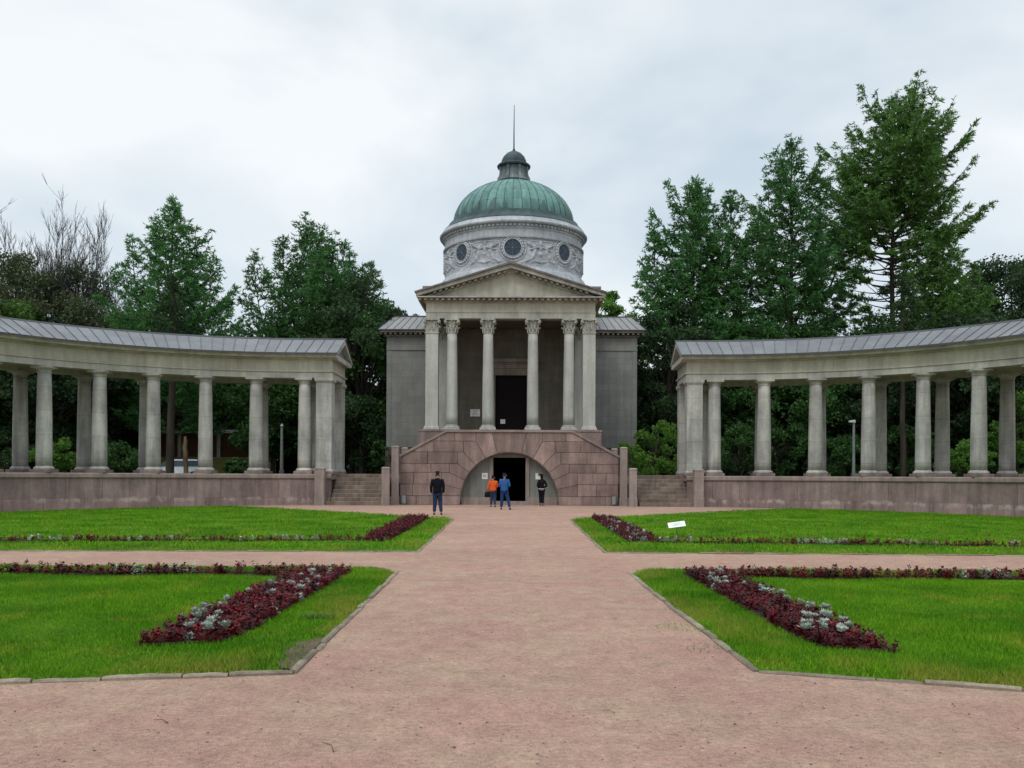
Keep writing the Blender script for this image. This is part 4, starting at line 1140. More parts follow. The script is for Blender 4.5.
# tablet on a stake
sx, sy = 4.38, 24.4
t = empty('lawn_sign', (sx, sy, .04), 'small white tilted notice tablet on a thin stake in the far right lawn', 'sign')
m = MB(); m.tube([(sx, sy, 0), (sx, sy, .3)], .009, 6); m.build('stake', 'rod', t)
m = MB(); a = R(36); cz = .33
pt = lambda u, v, l=0: (sx + u + .05 * v, sy + v * math.cos(a) - l * math.sin(a), cz + .03 * u / .22 + v * math.sin(a) * .9 + l * math.cos(a))
m.loft([[pt(-.225, -.12), pt(.225, -.12), pt(.21, .12), pt(-.24, .12)], [pt(-.225, -.12, .012), pt(.225, -.12, .012), pt(.21, .12, .012), pt(-.24, .12, .012)]]); tb = m.build('tablet', plain('white_tablet', (.72, .74, .71), .8, var=.03), t)
m = MB()
for k in range(3): m.loft([[pt(-.15 + .03 * k, -.05 + k * .05, .0135), pt(.14 - .02 * k, -.05 + k * .05, .0135), pt(.14 - .02 * k, -.035 + k * .05, .0135), pt(-.15 + .03 * k, -.035 + k * .05, .0135)], [pt(-.15 + .03 * k, -.05 + k * .05, .0155), pt(.14 - .02 * k, -.05 + k * .05, .0155), pt(.14 - .02 * k, -.035 + k * .05, .0155), pt(-.15 + .03 * k, -.035 + k * .05, .0155)]])
m.build('lettering', plain('faint_print', (.36, .37, .37)), tb)
# lamp posts
def lamp(x, y, h, label, head):
    t = empty('lamp_post', (x, y, 1.5), label, 'lamp post')
    m = MB(); m.tube([(x, y, 1.5), (x, y, 3), (x, y, h)], [.11, .09, .07], 10); m.build('pole', plain('lamp_grey', (.20, .22, .21), .6), t)
    m = MB(); m.box(x - .13, x + .13, y - .13, y + .13, 1.5, 1.9); m.build('base', plain('lamp_base', (.15, .16, .16), .6), t)
    if head:
        m = MB(); m.loft([[(x - .30, y - .12, h), (x + .08, y - .12, h - .02), (x + .08, y + .12, h - .02), (x - .30, y + .12, h)], [(x - .28, y - .10, h + .12), (x + .06, y - .10, h + .16), (x + .06, y + .10, h + .16), (x - .28, y + .10, h + .12)]]); m.build('lamp_head', plain('lamp_head', (.45, .47, .47), .5), t)
    else:
        m = MB(); m.lathe([(.09, h), (.11, h + .06), (.05, h + .16), (.02, h + .2)], x, y, 10); m.build('post_cap', plain('lamp_cap', (.3, .3, .3)), t)
lamp(-14.4, 57.5, 4.6, 'thin grey post in the park behind the last bay of the left colonnade', False)
lamp(21.9, 59.0, 5.15, 'grey street lamp with flat head behind the right colonnade', True)

# cottage and car behind the left colonnade
H0 = empty('park_house', (-23, 74, 1.5), 'low brown and yellow house with white posts behind the left colonnade', 'house')
m = MB(); m.box(-28.5, -20.4, 73, 79, 2.95, 4.95); m.build('wall', plain('brown_boards', (.15, .072, .042), .8), H0)
m = MB(); m.box(-28.6, -20.3, 72.9, 79.1, 1.5, 2.9); m.build('lower_wall', plain('yellow_wall', (.40, .36, .13), .8), H0)
m = MB(); m.box(-28.7, -20.2, 72.8, 79.2, 2.903, 2.97); m.build('sill_band', plain('cream_band', (.5, .48, .36), .8), H0)
m = MB(); m.loft([[(-29.2, 72.2, 5.0), (-19.6, 72.2, 5.0), (-19.6, 79.8, 5.0), (-29.2, 79.8, 5.0)], [(-27.5, 75, 5.25), (-21.5, 75, 5.25), (-21.5, 77, 5.25), (-27.5, 77, 5.25)]]); rfo = m.build('roof', 'flash', H0)
m = MB(); m.box(-29.3, -19.5, 72.1, 79.9, 4.86, 4.998); m.build('eaves', plain('eaves_white', (.6, .62, .6), .7), rfo)
for x in (-26.3, -23.2, -20.5): m = MB(); m.box(x - .14, x + .14, 72.7, 72.95, 2.98, 4.86); m.build('post', plain('white_post', (.55, .53, .48), .7), H0)
def car(x, y):
    t = empty('parked_car', (x, y, 1.5), 'white car parked among the trees behind the left colonnade', 'car')
    z = 1.15
    m = MB(); side = [(-2.1, .3), (-2.15, .75), (-1.9, .9), (-1.0, .95), (-.5, 1.0), (1.9, 1.0), (2.1, .85), (2.15, .35)]
    m.loft([[(x + a, y - .85 * k_, z + b) for a, b in side] for k_ in (1.0, 1.03, -1.03, -1.0)]); m.build('body', plain('car_white', (.75, .8, .85), .3), t)
    m = MB(); m.loft([[(x + a, y + b, z + .98) for a, b in ((-1.2, -.8), (1.9, -.8), (1.9, .8), (-1.2, .8))], [(x + a, y + b, z + 1.38) for a, b in ((-.5, -.68), (1.5, -.68), (1.5, .68), (-.5, .68))]]); m.build('window', 'glass', t)
    m = MB(); m.cham(x - .55, x + 1.55, y - .7, y + .7, z + 1.382, z + 1.45, .03); m.build('roof', plain('car_roof', (.8, .86, .92), .3), t)
    for a in (-1.35, 1.35):
        for b in (-.8, .8):
            m = MB(); ring = lambda r1, o_: [(x + a + r1 * math.cos(q), y + b + o_, z + .34 + .32 - .32 + r1 * math.sin(q)) for q in [k * PI / 8 for k in range(16)]]
            m.loft([ring(.28, -.1), ring(.33, -.08), ring(.33, .08), ring(.28, .1)]); wh = m.build('wheel', plain('tyre', (.02, .02, .02)), t)
            m = MB(); m.loft([ring(.2, -.11), ring(.2, -.1)]); m.build('rim', plain('rim', (.4, .4, .42), .3, .8), wh)
car(-22.7, 62.5)

# ================================================================== people
def skin_mesh(verts, edges, radii, subdiv=2):
    bm = bmesh.new(); lay = bm.verts.layers.skin.verify(); vs_ = [bm.verts.new(v) for v in verts]
    for a, b in edges: bm.edges.new((vs_[a], vs_[b]))
    for i, v in enumerate(vs_):
        rr_ = radii[i]; v[lay].radius = rr_ if isinstance(rr_, tuple) else (rr_, rr_); v[lay].use_root = (i == 0)
    me = bpy.data.meshes.new('sk'); bm.to_mesh(me); bm.free()
    o = bpy.data.objects.new('sk', me); COL.objects.link(o)
    o.modifiers.new('s', 'SKIN').use_smooth_shade = True
    if subdiv: o.modifiers.new('u', 'SUBSURF').levels = subdiv; o.modifiers['u'].render_levels = subdiv
    dg = bpy.context.evaluated_depsgraph_get(); dg.update()
    res = bpy.data.meshes.new_from_object(o.evaluated_get(dg)); bpy.data.objects.remove(o)
    return res
def joinmeshes(ms):
    bm = bmesh.new()
    for m_ in ms: bm.from_mesh(m_)
    me = bpy.data.meshes.new('j'); bm.to_mesh(me); bm.free(); return me
def person(loc, h, rotz, label, J, cols, hair='short', shoulder=.19, torso=1.0, bag=None, hem=.84):
    """J: joints in a 1.75 m body facing +Y. arm: elbow, wrist; leg: knee, ankle for (left,right)"""
    k = h / 1.75; T = empty('person', loc, label, 'person')
    T.rotation_euler = (0, 0, rotz); T.scale = (k, k, k); T.location = loc; WL[T.name] = Vector((0, 0, 0))
    sh = shoulder
    V = [(0, 0, .96), (0, .0, 1.14), (0, .0, 1.36), (0, .01, 1.49), (0, .03, 1.57), (0, .035, 1.655), (0, .025, 1.725)]
    E = [(i, i + 1) for i in range(6)]
    Rd = [(.13 * torso, .09), (.115 * torso, .085), (.135 * torso, .09), .052, .062, (.078, .095), (.062, .075)]
    AV, AE, AR = [], [], []
    for s, key in ((-1, 'l'), (1, 'r')):
        b = len(V); el, wr = J['arm_' + key]
        V += [(s * sh, 0, 1.41), el, wr, tuple(wr[i] + (wr[i] - el[i]) * .22 for i in range(3))]
        E += [(2, b), (b, b + 1), (b + 1, b + 2), (b + 2, b + 3)]; Rd += [.046, .036, .028, (.034, .022)]
        b = len(V); kn, an = J['leg_' + key]; f = J.get('foot_' + key, .12)
        V += [(s * .09, 0, .90), kn, an, (an[0] + s * .02, an[1] + f, .045)]
        E += [(0, b), (b, b + 1), (b + 1, b + 2), (b + 2, b + 3)]; Rd += [.085, .058, .042, .036]
    body = skin_mesh(V, E, Rd)
    fb = MB()
    for s, key in ((-1, 'l'), (1, 'r')):      # fingers and thumb
        el, wr = (Vector(q) for q in J['arm_' + key]); d_ = (wr - el).normalized(); side_ = Vector((0, 1, 0)) if abs(d_.y) < .7 else Vector((1, 0, 0))
        side_ = (side_ - d_ * side_.dot(d_)).normalized(); inw = Vector((-s, 0, 0)); root_ = wr + d_ * .06
        for q, l in ((-.028, .062), (-.009, .074), (.010, .07), (.029, .056)):
            p0 = root_ + side_ * q; fb.tube([p0, p0 + d_ * l * .6, p0 + d_ * l + inw * l * .35], [.009, .009, .007], 6)
        p0 = wr + d_ * .02 + side_ * .03; fb.tube([p0, p0 + side_ * .03 + d_ * .03, p0 + side_ * .035 + d_ * .06], [.011, .010, .008], 6)
    # nose and ears
    fb.loft([[(-.014, .125, 1.62), (.014, .125, 1.62), (.006, .12, 1.67), (-.006, .12, 1.67)], [(-.008, .148, 1.625), (.008, .148, 1.625), (.003, .13, 1.665), (-.003, .13, 1.665)]])
    for s in (-1, 1): fb.lathe([(.005, 1.615), (.022, 1.63), (.024, 1.655), (.008, 1.675)], s * .083, .03, 8)
    me = joinmeshes([body, fb.mesh()])
    bo = link('body', me, plain('skin_tone', (.42, .26, .19), .6, var=.05), T, smooth=True)
    # jacket or shirt
    V, E, Rd = [(0, 0, hem), (0, 0, 1.0), (0, 0, 1.14), (0, 0, 1.34), (0, .0, 1.43), (0, .01, 1.52)], [(0, 1), (1, 2), (2, 3), (3, 4), (4, 5)], [(.19 * torso, .14), (.19 * torso, .14), (.175 * torso, .14), (.20 * torso, .15), (.14, .12), .075]
    for s, key in ((-1, 'l'), (1, 'r')):
        b = len(V); el, wr = J['arm_' + key]; V += [(s * (sh + .005), 0, 1.41), el, wr]; E += [(3, b), (b, b + 1)] + ([(b + 1, b + 2)] if cols.get('long', True) else []); Rd += [.085, .066, .052]
        if not cols.get('long', True): V.pop(); Rd.pop()
    tp = link('jacket' if cols.get('long', True) else 'shirt', skin_mesh(V, E, Rd), cols['top'], bo, smooth=True)
    V, E, Rd = [(0, 0, .99)], [], [(.17 * torso, .13)]
    for s, key in ((-1, 'l'), (1, 'r')):
        b = len(V); kn, an = J['leg_' + key]; V += [(s * .085, 0, .88), kn, (an[0], an[1], .11)]; E += [(0, b), (b, b + 1), (b + 1, b + 2)]; Rd += [.125, .088, .070]
    link('trousers', skin_mesh(V, E, Rd), cols['legs'], bo, smooth=True)
    for s, key in ((-1, 'l'), (1, 'r')):
        kn, an = J['leg_' + key]; f = J.get('foot_' + key, .12)
        V = [(an[0], an[1] - .03, .055), (an[0] + s * .01, an[1] + f * .5, .05), (an[0] + s * .02, an[1] + f, .035)]
        link('shoe', skin_mesh(V, [(0, 1), (1, 2)], [.05, .047, .036]), cols['shoe'], bo, smooth=True)
    if hair == 'long': V, E, Rd = [(0, .01, 1.69), (0, -.015, 1.73), (0, -.04, 1.60), (0, -.06, 1.46)], [(0, 1), (0, 2), (2, 3)], [(.085, .09), (.05, .05), (.085, .06), (.075, .04)]
    else: V, E, Rd = [(0, .0, 1.68), (0, .01, 1.725), (0, -.025, 1.62)], [(0, 1), (0, 2)], [(.080, .090), (.045, .05), (.05, .05)]
    link('hair', skin_mesh(V, E, Rd), cols['hair'], bo, smooth=True)
    return T
C = lambda n, c, rr_=.8: plain(n, c, rr_, var=.2, scale=14)
person((-3.03, 37.4, 0), 1.75, R(4), 'man in dark navy jacket and blue jeans standing alone on the gravel',
       dict(arm_l=((-.25, -.05, 1.13), (-.245, .03, .90)), arm_r=((.25, -.05, 1.13), (.24, .04, .90)), leg_l=((-.10, .02, .49), (-.12, -.02, .09)), leg_r=((.12, .03, .49), (.16, -.06, .09))),
       dict(top=C('navy_jacket', (.008, .009, .014)), legs=C('blue_jeans', (.022, .036, .075)), shoe=C('black_shoe', (.01, .01, .01)), hair=C('dark_hair', (.02, .014, .01))), torso=1.06, shoulder=.2)
person((-.97, 47.2, 0), 1.60, R(-8), 'person in an orange top and dark trousers holding a black bag',
       dict(arm_l=((-.27, -.03, 1.14), (-.30, .02, .92)), arm_r=((.24, .04, 1.14), (.12, .22, 1.14)), leg_l=((-.09, .04, .49), (-.11, .0, .09)), leg_r=((.1, .02, .49), (.12, -.06, .09))),
       dict(top=C('orange_top', (.62, .10, .025)), legs=C('dark_jeans', (.03, .045, .09)), shoe=C('black_shoe', (.01, .01, .01)), hair=C('dark_hair2', (.02, .012, .01))), torso=1.12)
person((-.36, 43.6, 0), 1.72, R(-14), 'person in a blue shirt and blue jeans standing with feet apart before the dark doorway',
       dict(arm_l=((-.25, .0, 1.13), (-.10, .20, 1.16)), arm_r=((.26, .0, 1.13), (.12, .20, 1.16)), leg_l=((-.12, .02, .49), (-.15, -.02, .09)), leg_r=((.18, .03, .49), (.28, -.04, .09)), foot_r=.14),
       dict(top=C('blue_shirt', (.035, .10, .27)), legs=C('blue_jeans2', (.02, .045, .13)), shoe=C('maroon_shoe', (.03, .012, .015)), hair=C('dark_cap', (.02, .02, .035))), torso=1.1)
person((1.60, 49.7, 0), 1.66, R(10), 'slim person all in black with pale belt line, right of the doorway',
       dict(arm_l=((-.24, -.05, 1.14), (-.13, .14, 1.02)), arm_r=((.30, -.04, 1.14), (.14, .12, 1.03)), leg_l=((-.07, .02, .49), (-.06, .0, .09)), leg_r=((.08, .02, .49), (.07, -.03, .09))),
       dict(top=C('black_jacket', (.008, .009, .012)), legs=C('black_trousers', (.010, .010, .016)), shoe=C('black_shoe2', (.01, .01, .01)), hair=C('black_hair', (.012, .009, .008))), hair='long', torso=.88, shoulder=.165, hem=.98)
pw_ = [o for o in bpy.data.objects if o.name.startswith('person')][-1]
m = MB(); m.lathe([(.138, .955), (.150, .96), (.150, .985), (.138, .99)], 0, 0, 24)
me = m.mesh(); me.transform(Matrix.Diagonal((1.0, .85, 1, 1))); bo_ = [c for c in pw_.children if c.name.startswith('body')][0]
link('belt', me, C('pale_belt', (.5, .5, .5)), bo_)
m = MB(); x, y = -1.26, 47.22
m.loft([[(x - .13, y - .05, .50), (x + .13, y - .05, .50), (x + .13, y + .05, .50), (x - .13, y + .05, .50)], [(x - .15, y - .07, .62), (x + .15, y - .07, .62), (x + .15, y + .07, .62), (x - .15, y + .07, .62)], [(x - .11, y - .04, .78), (x + .11, y - .04, .78), (x + .11, y + .04, .78), (x - .11, y + .04, .78)]])
m.tube([(x - .08, y, .77), (x - .04, y, .85), (x + .02, y, .86), (x + .08, y, .77)], .012, 6)
tag(m.build('handbag', C('black_bag', (.012, .01, .012)), org=(x, y, .5)), 'black bag held by the person in the orange top', 'bag')

# ================================================================== trees
class Tubes:
    def __init__(s): s.V = []; s.F = []; s.n = 0
    def add(s, pts, rad, k=5):
        pts = np.asarray(pts, float); n = len(pts); t = np.gradient(pts, axis=0); t /= np.linalg.norm(t, axis=1)[:, None] + 1e-9
        ref = np.array([0, 0, 1.]) if abs(t[0][2]) < .8 else np.array([1., 0, 0])
        u = np.cross(t, ref); u /= np.linalg.norm(u, axis=1)[:, None] + 1e-9; w_ = np.cross(t, u)
        a = np.arange(k) * 2 * PI / k; rad = np.asarray(rad)[:, None, None]
        ring = pts[:, None] + rad * (u[:, None] * np.cos(a)[None, :, None] + w_[:, None] * np.sin(a)[None, :, None])
        s.V.append(ring.reshape(-1, 3)); i = np.arange(n - 1)[:, None] * k + np.arange(k)[None]; j = np.arange(n - 1)[:, None] * k + (np.arange(k)[None] + 1) % k
        s.F.append(np.stack([i, j, j + k, i + k], -1).reshape(-1, 4) + s.n); s.n += n * k
    def mesh(s): return arr_mesh(np.concatenate(s.V), np.concatenate(s.F))
def leaf_mesh(C_, size, r, flat=.0):
    """C_ (n,3) leaf centres -> randomly turned small triangles"""
    n = len(C_); a = r.normal(size=(n, 3)); a /= np.linalg.norm(a, axis=1)[:, None]; b = r.normal(size=(n, 3)); b -= a * (a * b).sum(1)[:, None]; b /= np.linalg.norm(b, axis=1)[:, None]
    s = (size * r.uniform(.6, 1.3, n))[:, None]
    V = np.stack([C_ - a * s * .5, C_ + a * s * .5, C_ + b * s * .75], 1)
    return arr_mesh(V.reshape(-1, 3), np.arange(3 * n).reshape(-1, 3))
def needle_mesh(C_, D_, ln, r):
    n = len(C_); d = D_ * .7 + r.normal(0, .55, (n, 3)); d /= np.linalg.norm(d, axis=1)[:, None]
    b = r.normal(size=(n, 3)); b -= d * (d * b).sum(1)[:, None]; b /= np.linalg.norm(b, axis=1)[:, None]
    s = (ln * r.uniform(.55, 1.3, n))[:, None]; w_ = s * .17
    V = np.stack([C_ - b * w_, C_ + b * w_, C_ + d * s], 1)
    return arr_mesh(V.reshape(-1, 3), np.arange(3 * n).reshape(-1, 3))
def larch_parts(seed, H, prof, nb=150, t0=.12, up=.0, leaf=.15, dens=1.0, lean=(0, 0), trunk_r=None, stems=(), gap=None, wide=1.0, drop=.0):
    """conifer with feathery branchlets; stems = extra upswept leaders (start height, top x, top y, top z, share of branches, width)"""
    r = np.random.RandomState(seed); T = Tubes(); Ls = []
    Ds = []; R0 = trunk_r or H * .013
    paths = [(0.0, 0.0, 0.0, H, 1.0, 1.0)] + list(stems)
    lob = r.uniform(0, 2 * PI, 4); H = H
    for si, (zb, ox, oy, HH, share, wsc) in enumerate(paths):
        n = 12; tt_ = np.linspace(0, 1, n)
        if si == 0:
            zz_ = tt_ * HH; wob = np.cumsum(r.normal(0, .05, (n, 2)), 0) * (HH / 20); px = wob[:, 0] + lean[0] * tt_; py = wob[:, 1] + lean[1] * tt_
            mpx, mpy, mzz = px, py, zz_
            T.add(np.stack([px, py, zz_], -1), R0 * (1 - .93 * tt_) * (1 + .35 * np.exp(-zz_ * 1.2)), 8)
        else:
            bx_, by_ = np.interp(zb, mzz, mpx), np.interp(zb, mzz, mpy); q = np.sin(tt_ * PI / 2) ** .9
            px = bx_ + ox * q; py = by_ + oy * q; zz_ = zb + (HH - zb) * tt_ ** 1.15
            T.add(np.stack([px, py, zz_], -1), R0 * .42 * (1 - .9 * tt_), 6)
        nbb = int(nb * share)
        for i in range(nbb):
            t = (t0 if si == 0 else .18) + (1 - (t0 if si == 0 else .18) - .005) * ((i + r.uniform(0, 1)) / nbb) ** .92
            b0 = np.array([np.interp(t, tt_, px), np.interp(t, tt_, py), np.interp(t, tt_, zz_)]); tg = b0[2] / H
            bare = bool(gap and gap[0] < tg < gap[1] and r.uniform() < gap[2])
            az_ = i * 2.4 + r.uniform(-.6, .6)
            L_ = np.interp(tg if si == 0 else .35 + .65 * t, prof[0], prof[1]) * wide * wsc * r.uniform(.45, 1.1)
            L_ *= 1 + .15 * math.sin(2 * az_ + lob[0] + 5 * tg) + .16 * math.sin(3 * az_ + lob[1] - 9 * tg)
            if bare: L_ *= .6
            L_ = min(L_, 7.2 * wsc)
            L_ = max(L_, .3)
            el0 = np.interp(tg if si == 0 else max(tg, t), [0, .5, .85, 1], [-.05, .14, .55, 1.1]) + up + r.uniform(-.16, .2) - drop; m_ = 7
            el = el0 + np.linspace(-.12, .42, m_ - 1); azs = az_ + np.cumsum(r.normal(0, .08, m_ - 1)); st = L_ / (m_ - 1)
            pts = [b0]
            for q in range(m_ - 1): pts.append(pts[-1] + st * np.array([math.cos(el[q]) * math.cos(azs[q]), math.cos(el[q]) * math.sin(azs[q]), math.sin(el[q])]))
            pts = np.array(pts); T.add(pts, np.linspace(.016 + .010 * L_, .009, m_), 4)
            nl = max(5, int(L_ / .17))
            for q in range(nl):
                s = r.uniform(.16 if not bare else .85, 1.0) ** .8; p0 = np.array([np.interp(s * (m_ - 1), np.arange(m_), pts[:, c]) for c in range(3)])
                l = (.30 * L_ * (1.05 - s) + .34) * r.uniform(.6, 1.15); sd = 1 if q % 2 else -1; a2 = az_ + sd * r.uniform(.5, 1.2)
                e2 = r.uniform(-.3, .5); d_ = np.array([math.cos(e2) * math.cos(a2), math.cos(e2) * math.sin(a2), math.sin(e2)])
                if l > .8: T.add(np.array([p0, p0 + d_ * l * .5, p0 + d_ * l + [0, 0, -.04 * l]]), [.012, .009, .005], 3)
                nlf = max(4, int(l / .036 * dens)); u_ = r.uniform(.0, 1, nlf)[:, None]
                Ds.append(np.repeat(d_[None], nlf, 0))
                Ls.append(p0 + d_ * l * u_ + np.array([0, 0, -.12 * l]) * u_ ** 2 + r.normal(0, .045, (nlf, 3)) * [1, 1, .75])
            if not bare:
                k_ = int(L_ * 10 * dens); bd_ = pts[-1] - pts[0]; Ds.append(np.repeat((bd_ / np.linalg.norm(bd_))[None], k_, 0)); s = r.uniform(.25, 1.02, k_); Ls.append(np.stack([np.interp(s * (m_ - 1), np.arange(m_), pts[:, c]) for c in range(3)], -1) + r.normal(0, .05, (k_, 3)))
    return T.mesh(), needle_mesh(np.concatenate(Ls), np.concatenate(Ds), leaf * 1.75, r)
def place_tree(name, parts, mats, loc, label, cat='tree', group=None, rot=0, sc=1):
    t = empty(name, loc, label, cat, group); WL[t.name] = Vector((0, 0, 0)); t.rotation_euler = (0, 0, rot); t.scale = (sc, sc, sc) if not isinstance(sc, tuple) else sc
    names = ['trunk', 'crown']
    for i, me in enumerate(parts):
        if me is None: continue
        if not me.materials: me.materials.append(M[mats[i]])
        o = bpy.data.objects.new(names[i], me); COL.objects.link(o); o.parent = t
    return t
def broad_parts(seed, H, rx, zc0, ncl, lpc, leaf, trunk_r=.2, ry=None, low=.0):
    """broadleaf: forked limbs carrying leafy clumps"""
    r = np.random.RandomState(seed); T = Tubes(); ry = ry or rx
    tz = H * .55; tr = np.array([[0, 0, 0], [r.normal(0, .1), r.normal(0, .1), tz * .4], [r.normal(0, .25), r.normal(0, .25), tz], [0, 0, H * .85]]); T.add(tr, [trunk_r * 1.2, trunk_r, trunk_r * .7, trunk_r * .2], 7)
    Ls = []
    for i in range(ncl):
        d_ = r.normal(size=3); d_ /= np.linalg.norm(d_); q = r.uniform(.35, 1) ** .5
        c = np.array([d_[0] * rx * q, d_[1] * ry * q, zc0 + (H - zc0) * (.5 + .5 * d_[2] * q)])
        hz_ = np.clip((c[2] - zc0) / (H - zc0), 0, 1); c[:2] *= .55 + .75 * math.sin(PI * min(1, .15 + hz_ * .8))
        rad = r.uniform(.13, .24) * rx * 1.15
        s0 = np.array([0, 0, max(.4, c[2] * r.uniform(.35, .6))]); mid = (s0 + c) / 2 + r.normal(0, .15 * rx * .4, 3); T.add(np.array([s0, mid, c]), [trunk_r * .35, trunk_r * .2, trunk_r * .07], 4)
        x = r.normal(size=(lpc, 3)); x /= np.linalg.norm(x, axis=1)[:, None]; x *= (rad * r.uniform(.25, 1.4, lpc) ** .75)[:, None] * [1.15, 1.15, .75]
        Ls.append(c + x)
    C_ = np.concatenate(Ls); C_[:, 2] = np.maximum(C_[:, 2], .1 + low)
    return T.mesh(), leaf_mesh(C_, leaf, r)
def bare_parts(seed, H, spread, nstem=5, depth=4, twigs=None, fork=.22):
    r = np.random.RandomState(seed); T = Tubes()
    def grow(p, d_, l, rad, k):
        n = 4; pts = [p]
        for i in range(n):
            d_ = d_ + r.normal(0, .06, 3) + np.array([0, 0, .06]); d_ /= np.linalg.norm(d_); pts.append(pts[-1] + d_ * l / n)
        T.add(np.array(pts), np.linspace(rad, rad * .55, n + 1), 5 if rad > .05 else 3)
        if k == 0: return
        for j in range(r.randint(3, 5)):
            q = r.randint(1, n + 1); nd = d_ + r.normal(0, fork * 1.3, 3) + np.array([0, 0, .12]); nd /= np.linalg.norm(nd)
            grow(pts[q], nd, l * r.uniform(.5, .75), max(.013, rad * .5), k - 1)
    for i in range(nstem):
        a = i * 2 * PI / nstem + r.uniform(-.4, .4); d_ = np.array([math.cos(a) * spread, math.sin(a) * spread, 1.]); d_ /= np.linalg.norm(d_)
        grow(np.array([math.cos(a) * .15, math.sin(a) * .15, H * .25]) if nstem > 1 else np.array([0, 0, 0]), d_, H * .33, H * .0065, depth)
    if nstem > 1: T.add(np.array([[0, 0, 0], [.03, 0, H * .13], [0, 0, H * .27]]), [H * .016, H * .013, H * .011], 8)
    return T.mesh()
def at(px, Y): return (px - 512) / 920 * Y
GZ = 1.5
# tall larches, left
place_tree('larch_tree', larch_parts(11, 19.4, ([0, .2, .4, .6, .8, 1], [3.4, 6.4, 6.6, 4.8, 2.9, .5]), 150, .14, .16, dens=.85, stems=[(7, -3.0, .5, 17.2, .28, .6), (8, 3.2, -.5, 15.5, .28, .6), (10, 1.4, 1.0, 17.8, .2, .5)]), ['bark', 'larch'], (at(172, 66), 66, GZ), 'feathery green larch standing above the left colonnade, left of the rounder larch')
place_tree('larch_tree', larch_parts(12, 17.4, ([0, .2, .45, .7, .88, 1], [3, 6.2, 6.2, 4.8, 3.2, .9]), 140, .12, .22, dens=.85, stems=[(5, -4.2, .4, 16.2, .35, .6), (6, 4.2, .4, 15.4, .4, .6), (8, -1.9, -.8, 17.0, .3, .55), (8, 2.3, .5, 16.9, .3, .55)]), ['bark', 'larch'], (at(309, 67), 67, GZ), 'broad round topped larch above the inner end of the left colonnade')
# right
place_tree('larch_tree', larch_parts(13, 20.8, ([0, .2, .45, .7, .88, 1], [3, 6.0, 5.6, 4.4, 3.2, .9]), 150, .14, .25, dens=.9, stems=[(2, 3.0, .5, 20.6, .7, .8), (6, -2.8, .4, 18.0, .4, .7), (6, 4.6, -.6, 19.0, .4, .7), (8, .9, 1.5, 21.2, .3, .6)]), ['bark', 'larch'], (at(689, 67), 67, GZ), 'dense rounded larch with two trunks just right of the domed building')
place_tree('larch_tree', larch_parts(14, 25.0, ([0, .15, .35, .6, .82, 1], [5.0, 6.8, 6.6, 5.2, 3.4, .5]), 165, .12, .10, dens=.85, stems=[(12, -1.6, .4, 22.2, .2, .6), (11, 2.2, .2, 22.6, .25, .6), (10, 4.0, .3, 19.5, .25, .6)]), ['bark', 'larch'], (at(795, 68), 68, GZ), 'mid height pointed larch in the middle of the three right hand larches')
place_tree('larch_tree', larch_parts(15, 28.4, ([0, .3, .45, .6, .8, .92, 1], [2.5, 5.4, 8.0, 7.8, 6.2, 3.8, .6]), 215, .26, .0, dens=.95, gap=(.2, .56, .85), trunk_r=.33, stems=[(17, -2.8, .4, 25.0, .18, .5), (18, 2.2, -.2, 25.8, .2, .5)]), ['bark', 'larch2'], (at(892, 70), 70, GZ), 'tallest larch with a bare lower trunk above the right colonnade')
place_tree('larch_tree', larch_parts(16, 17.6, ([0, .2, .5, .8, 1], [3.6, 4.8, 4.6, 3.0, .7]), 170, .06, .1, dens=1.1, stems=[(5, -2.4, .3, 14.5, .3, .6), (5, 2.2, .3, 15.5, .3, .6)]), ['bark', 'larch2'], (at(946, 66), 66, GZ), 'lower olive green larch at the foot of the tallest larch')
place_tree('broadleaf_tree', broad_parts(21, 17.6, 5.2, 5, 70, 520, .24), ['bark', 'dark_leaf'], (at(1010, 73), 73, GZ), 'dark round leafy tree at the right edge above the colonnade roof')
# left edge
place_tree('bare_tree', (bare_parts(31, 19.5, .42, 15, 5), None), ['bark_grey'], (at(50, 70), 70, GZ), 'leafless grey tree with upright fanned branches at the left')
place_tree('bare_tree', (bare_parts(33, 17.0, .3, 4, 5, fork=.3), None), ['bark_grey'], (at(118, 72), 72, GZ), 'thin crooked leafless tree between the fanned bare tree and the larch')
place_tree('bare_tree', (bare_parts(35, 14.5, .5, 5, 4, fork=.35), None), ['bark_grey'], (at(848, 74), 74, GZ), 'leafless twiggy tree between two larches over the right colonnade')
for i, (px, Y, H, mat, lab) in enumerate([(22, 66, 16.4, 'olive_leaf', 'dusky olive bushy tree under the leafless tree, nearer the picture edge'), (74, 68, 15.8, 'olive_leaf', 'dusky olive bushy tree under the leafless tree, nearer the larch'),
                                          (-38, 60, 14.3, 'bright_leaf', 'bright green tree cut by the left edge of the photo'), (128, 73, 12.5, 'dark_leaf', 'small dark tree under the crooked leafless tree')]):
    place_tree('broadleaf_tree', broad_parts(40 + i, H, [4.4, 4.2, 3.3, 3.4][i], 2.5, 70, 420, .20), ['bark', mat], (at(px, Y), Y, GZ), lab)
place_tree('broadleaf_tree', broad_parts(51, 17.0, 2.8, 9, 26, 300, .25), ['bark', 'mid_leaf'], (at(404, 92), 92, GZ), 'distant tree top peeping over the left wing roof')
place_tree('broadleaf_tree', broad_parts(52, 18.3, 2.6, 9, 26, 300, .25), ['bark', 'bright_leaf'], (at(611, 90), 90, GZ), 'distant pale tree top peeping over the right wing roof')
place_tree('broadleaf_tree', broad_parts(53, 14.5, 3.4, 1.0, 70, 420, .2), ['bark', 'dark_leaf'], (at(362, 63), 63, GZ), 'dark leafy tree filling the gap between the left colonnade and the building')
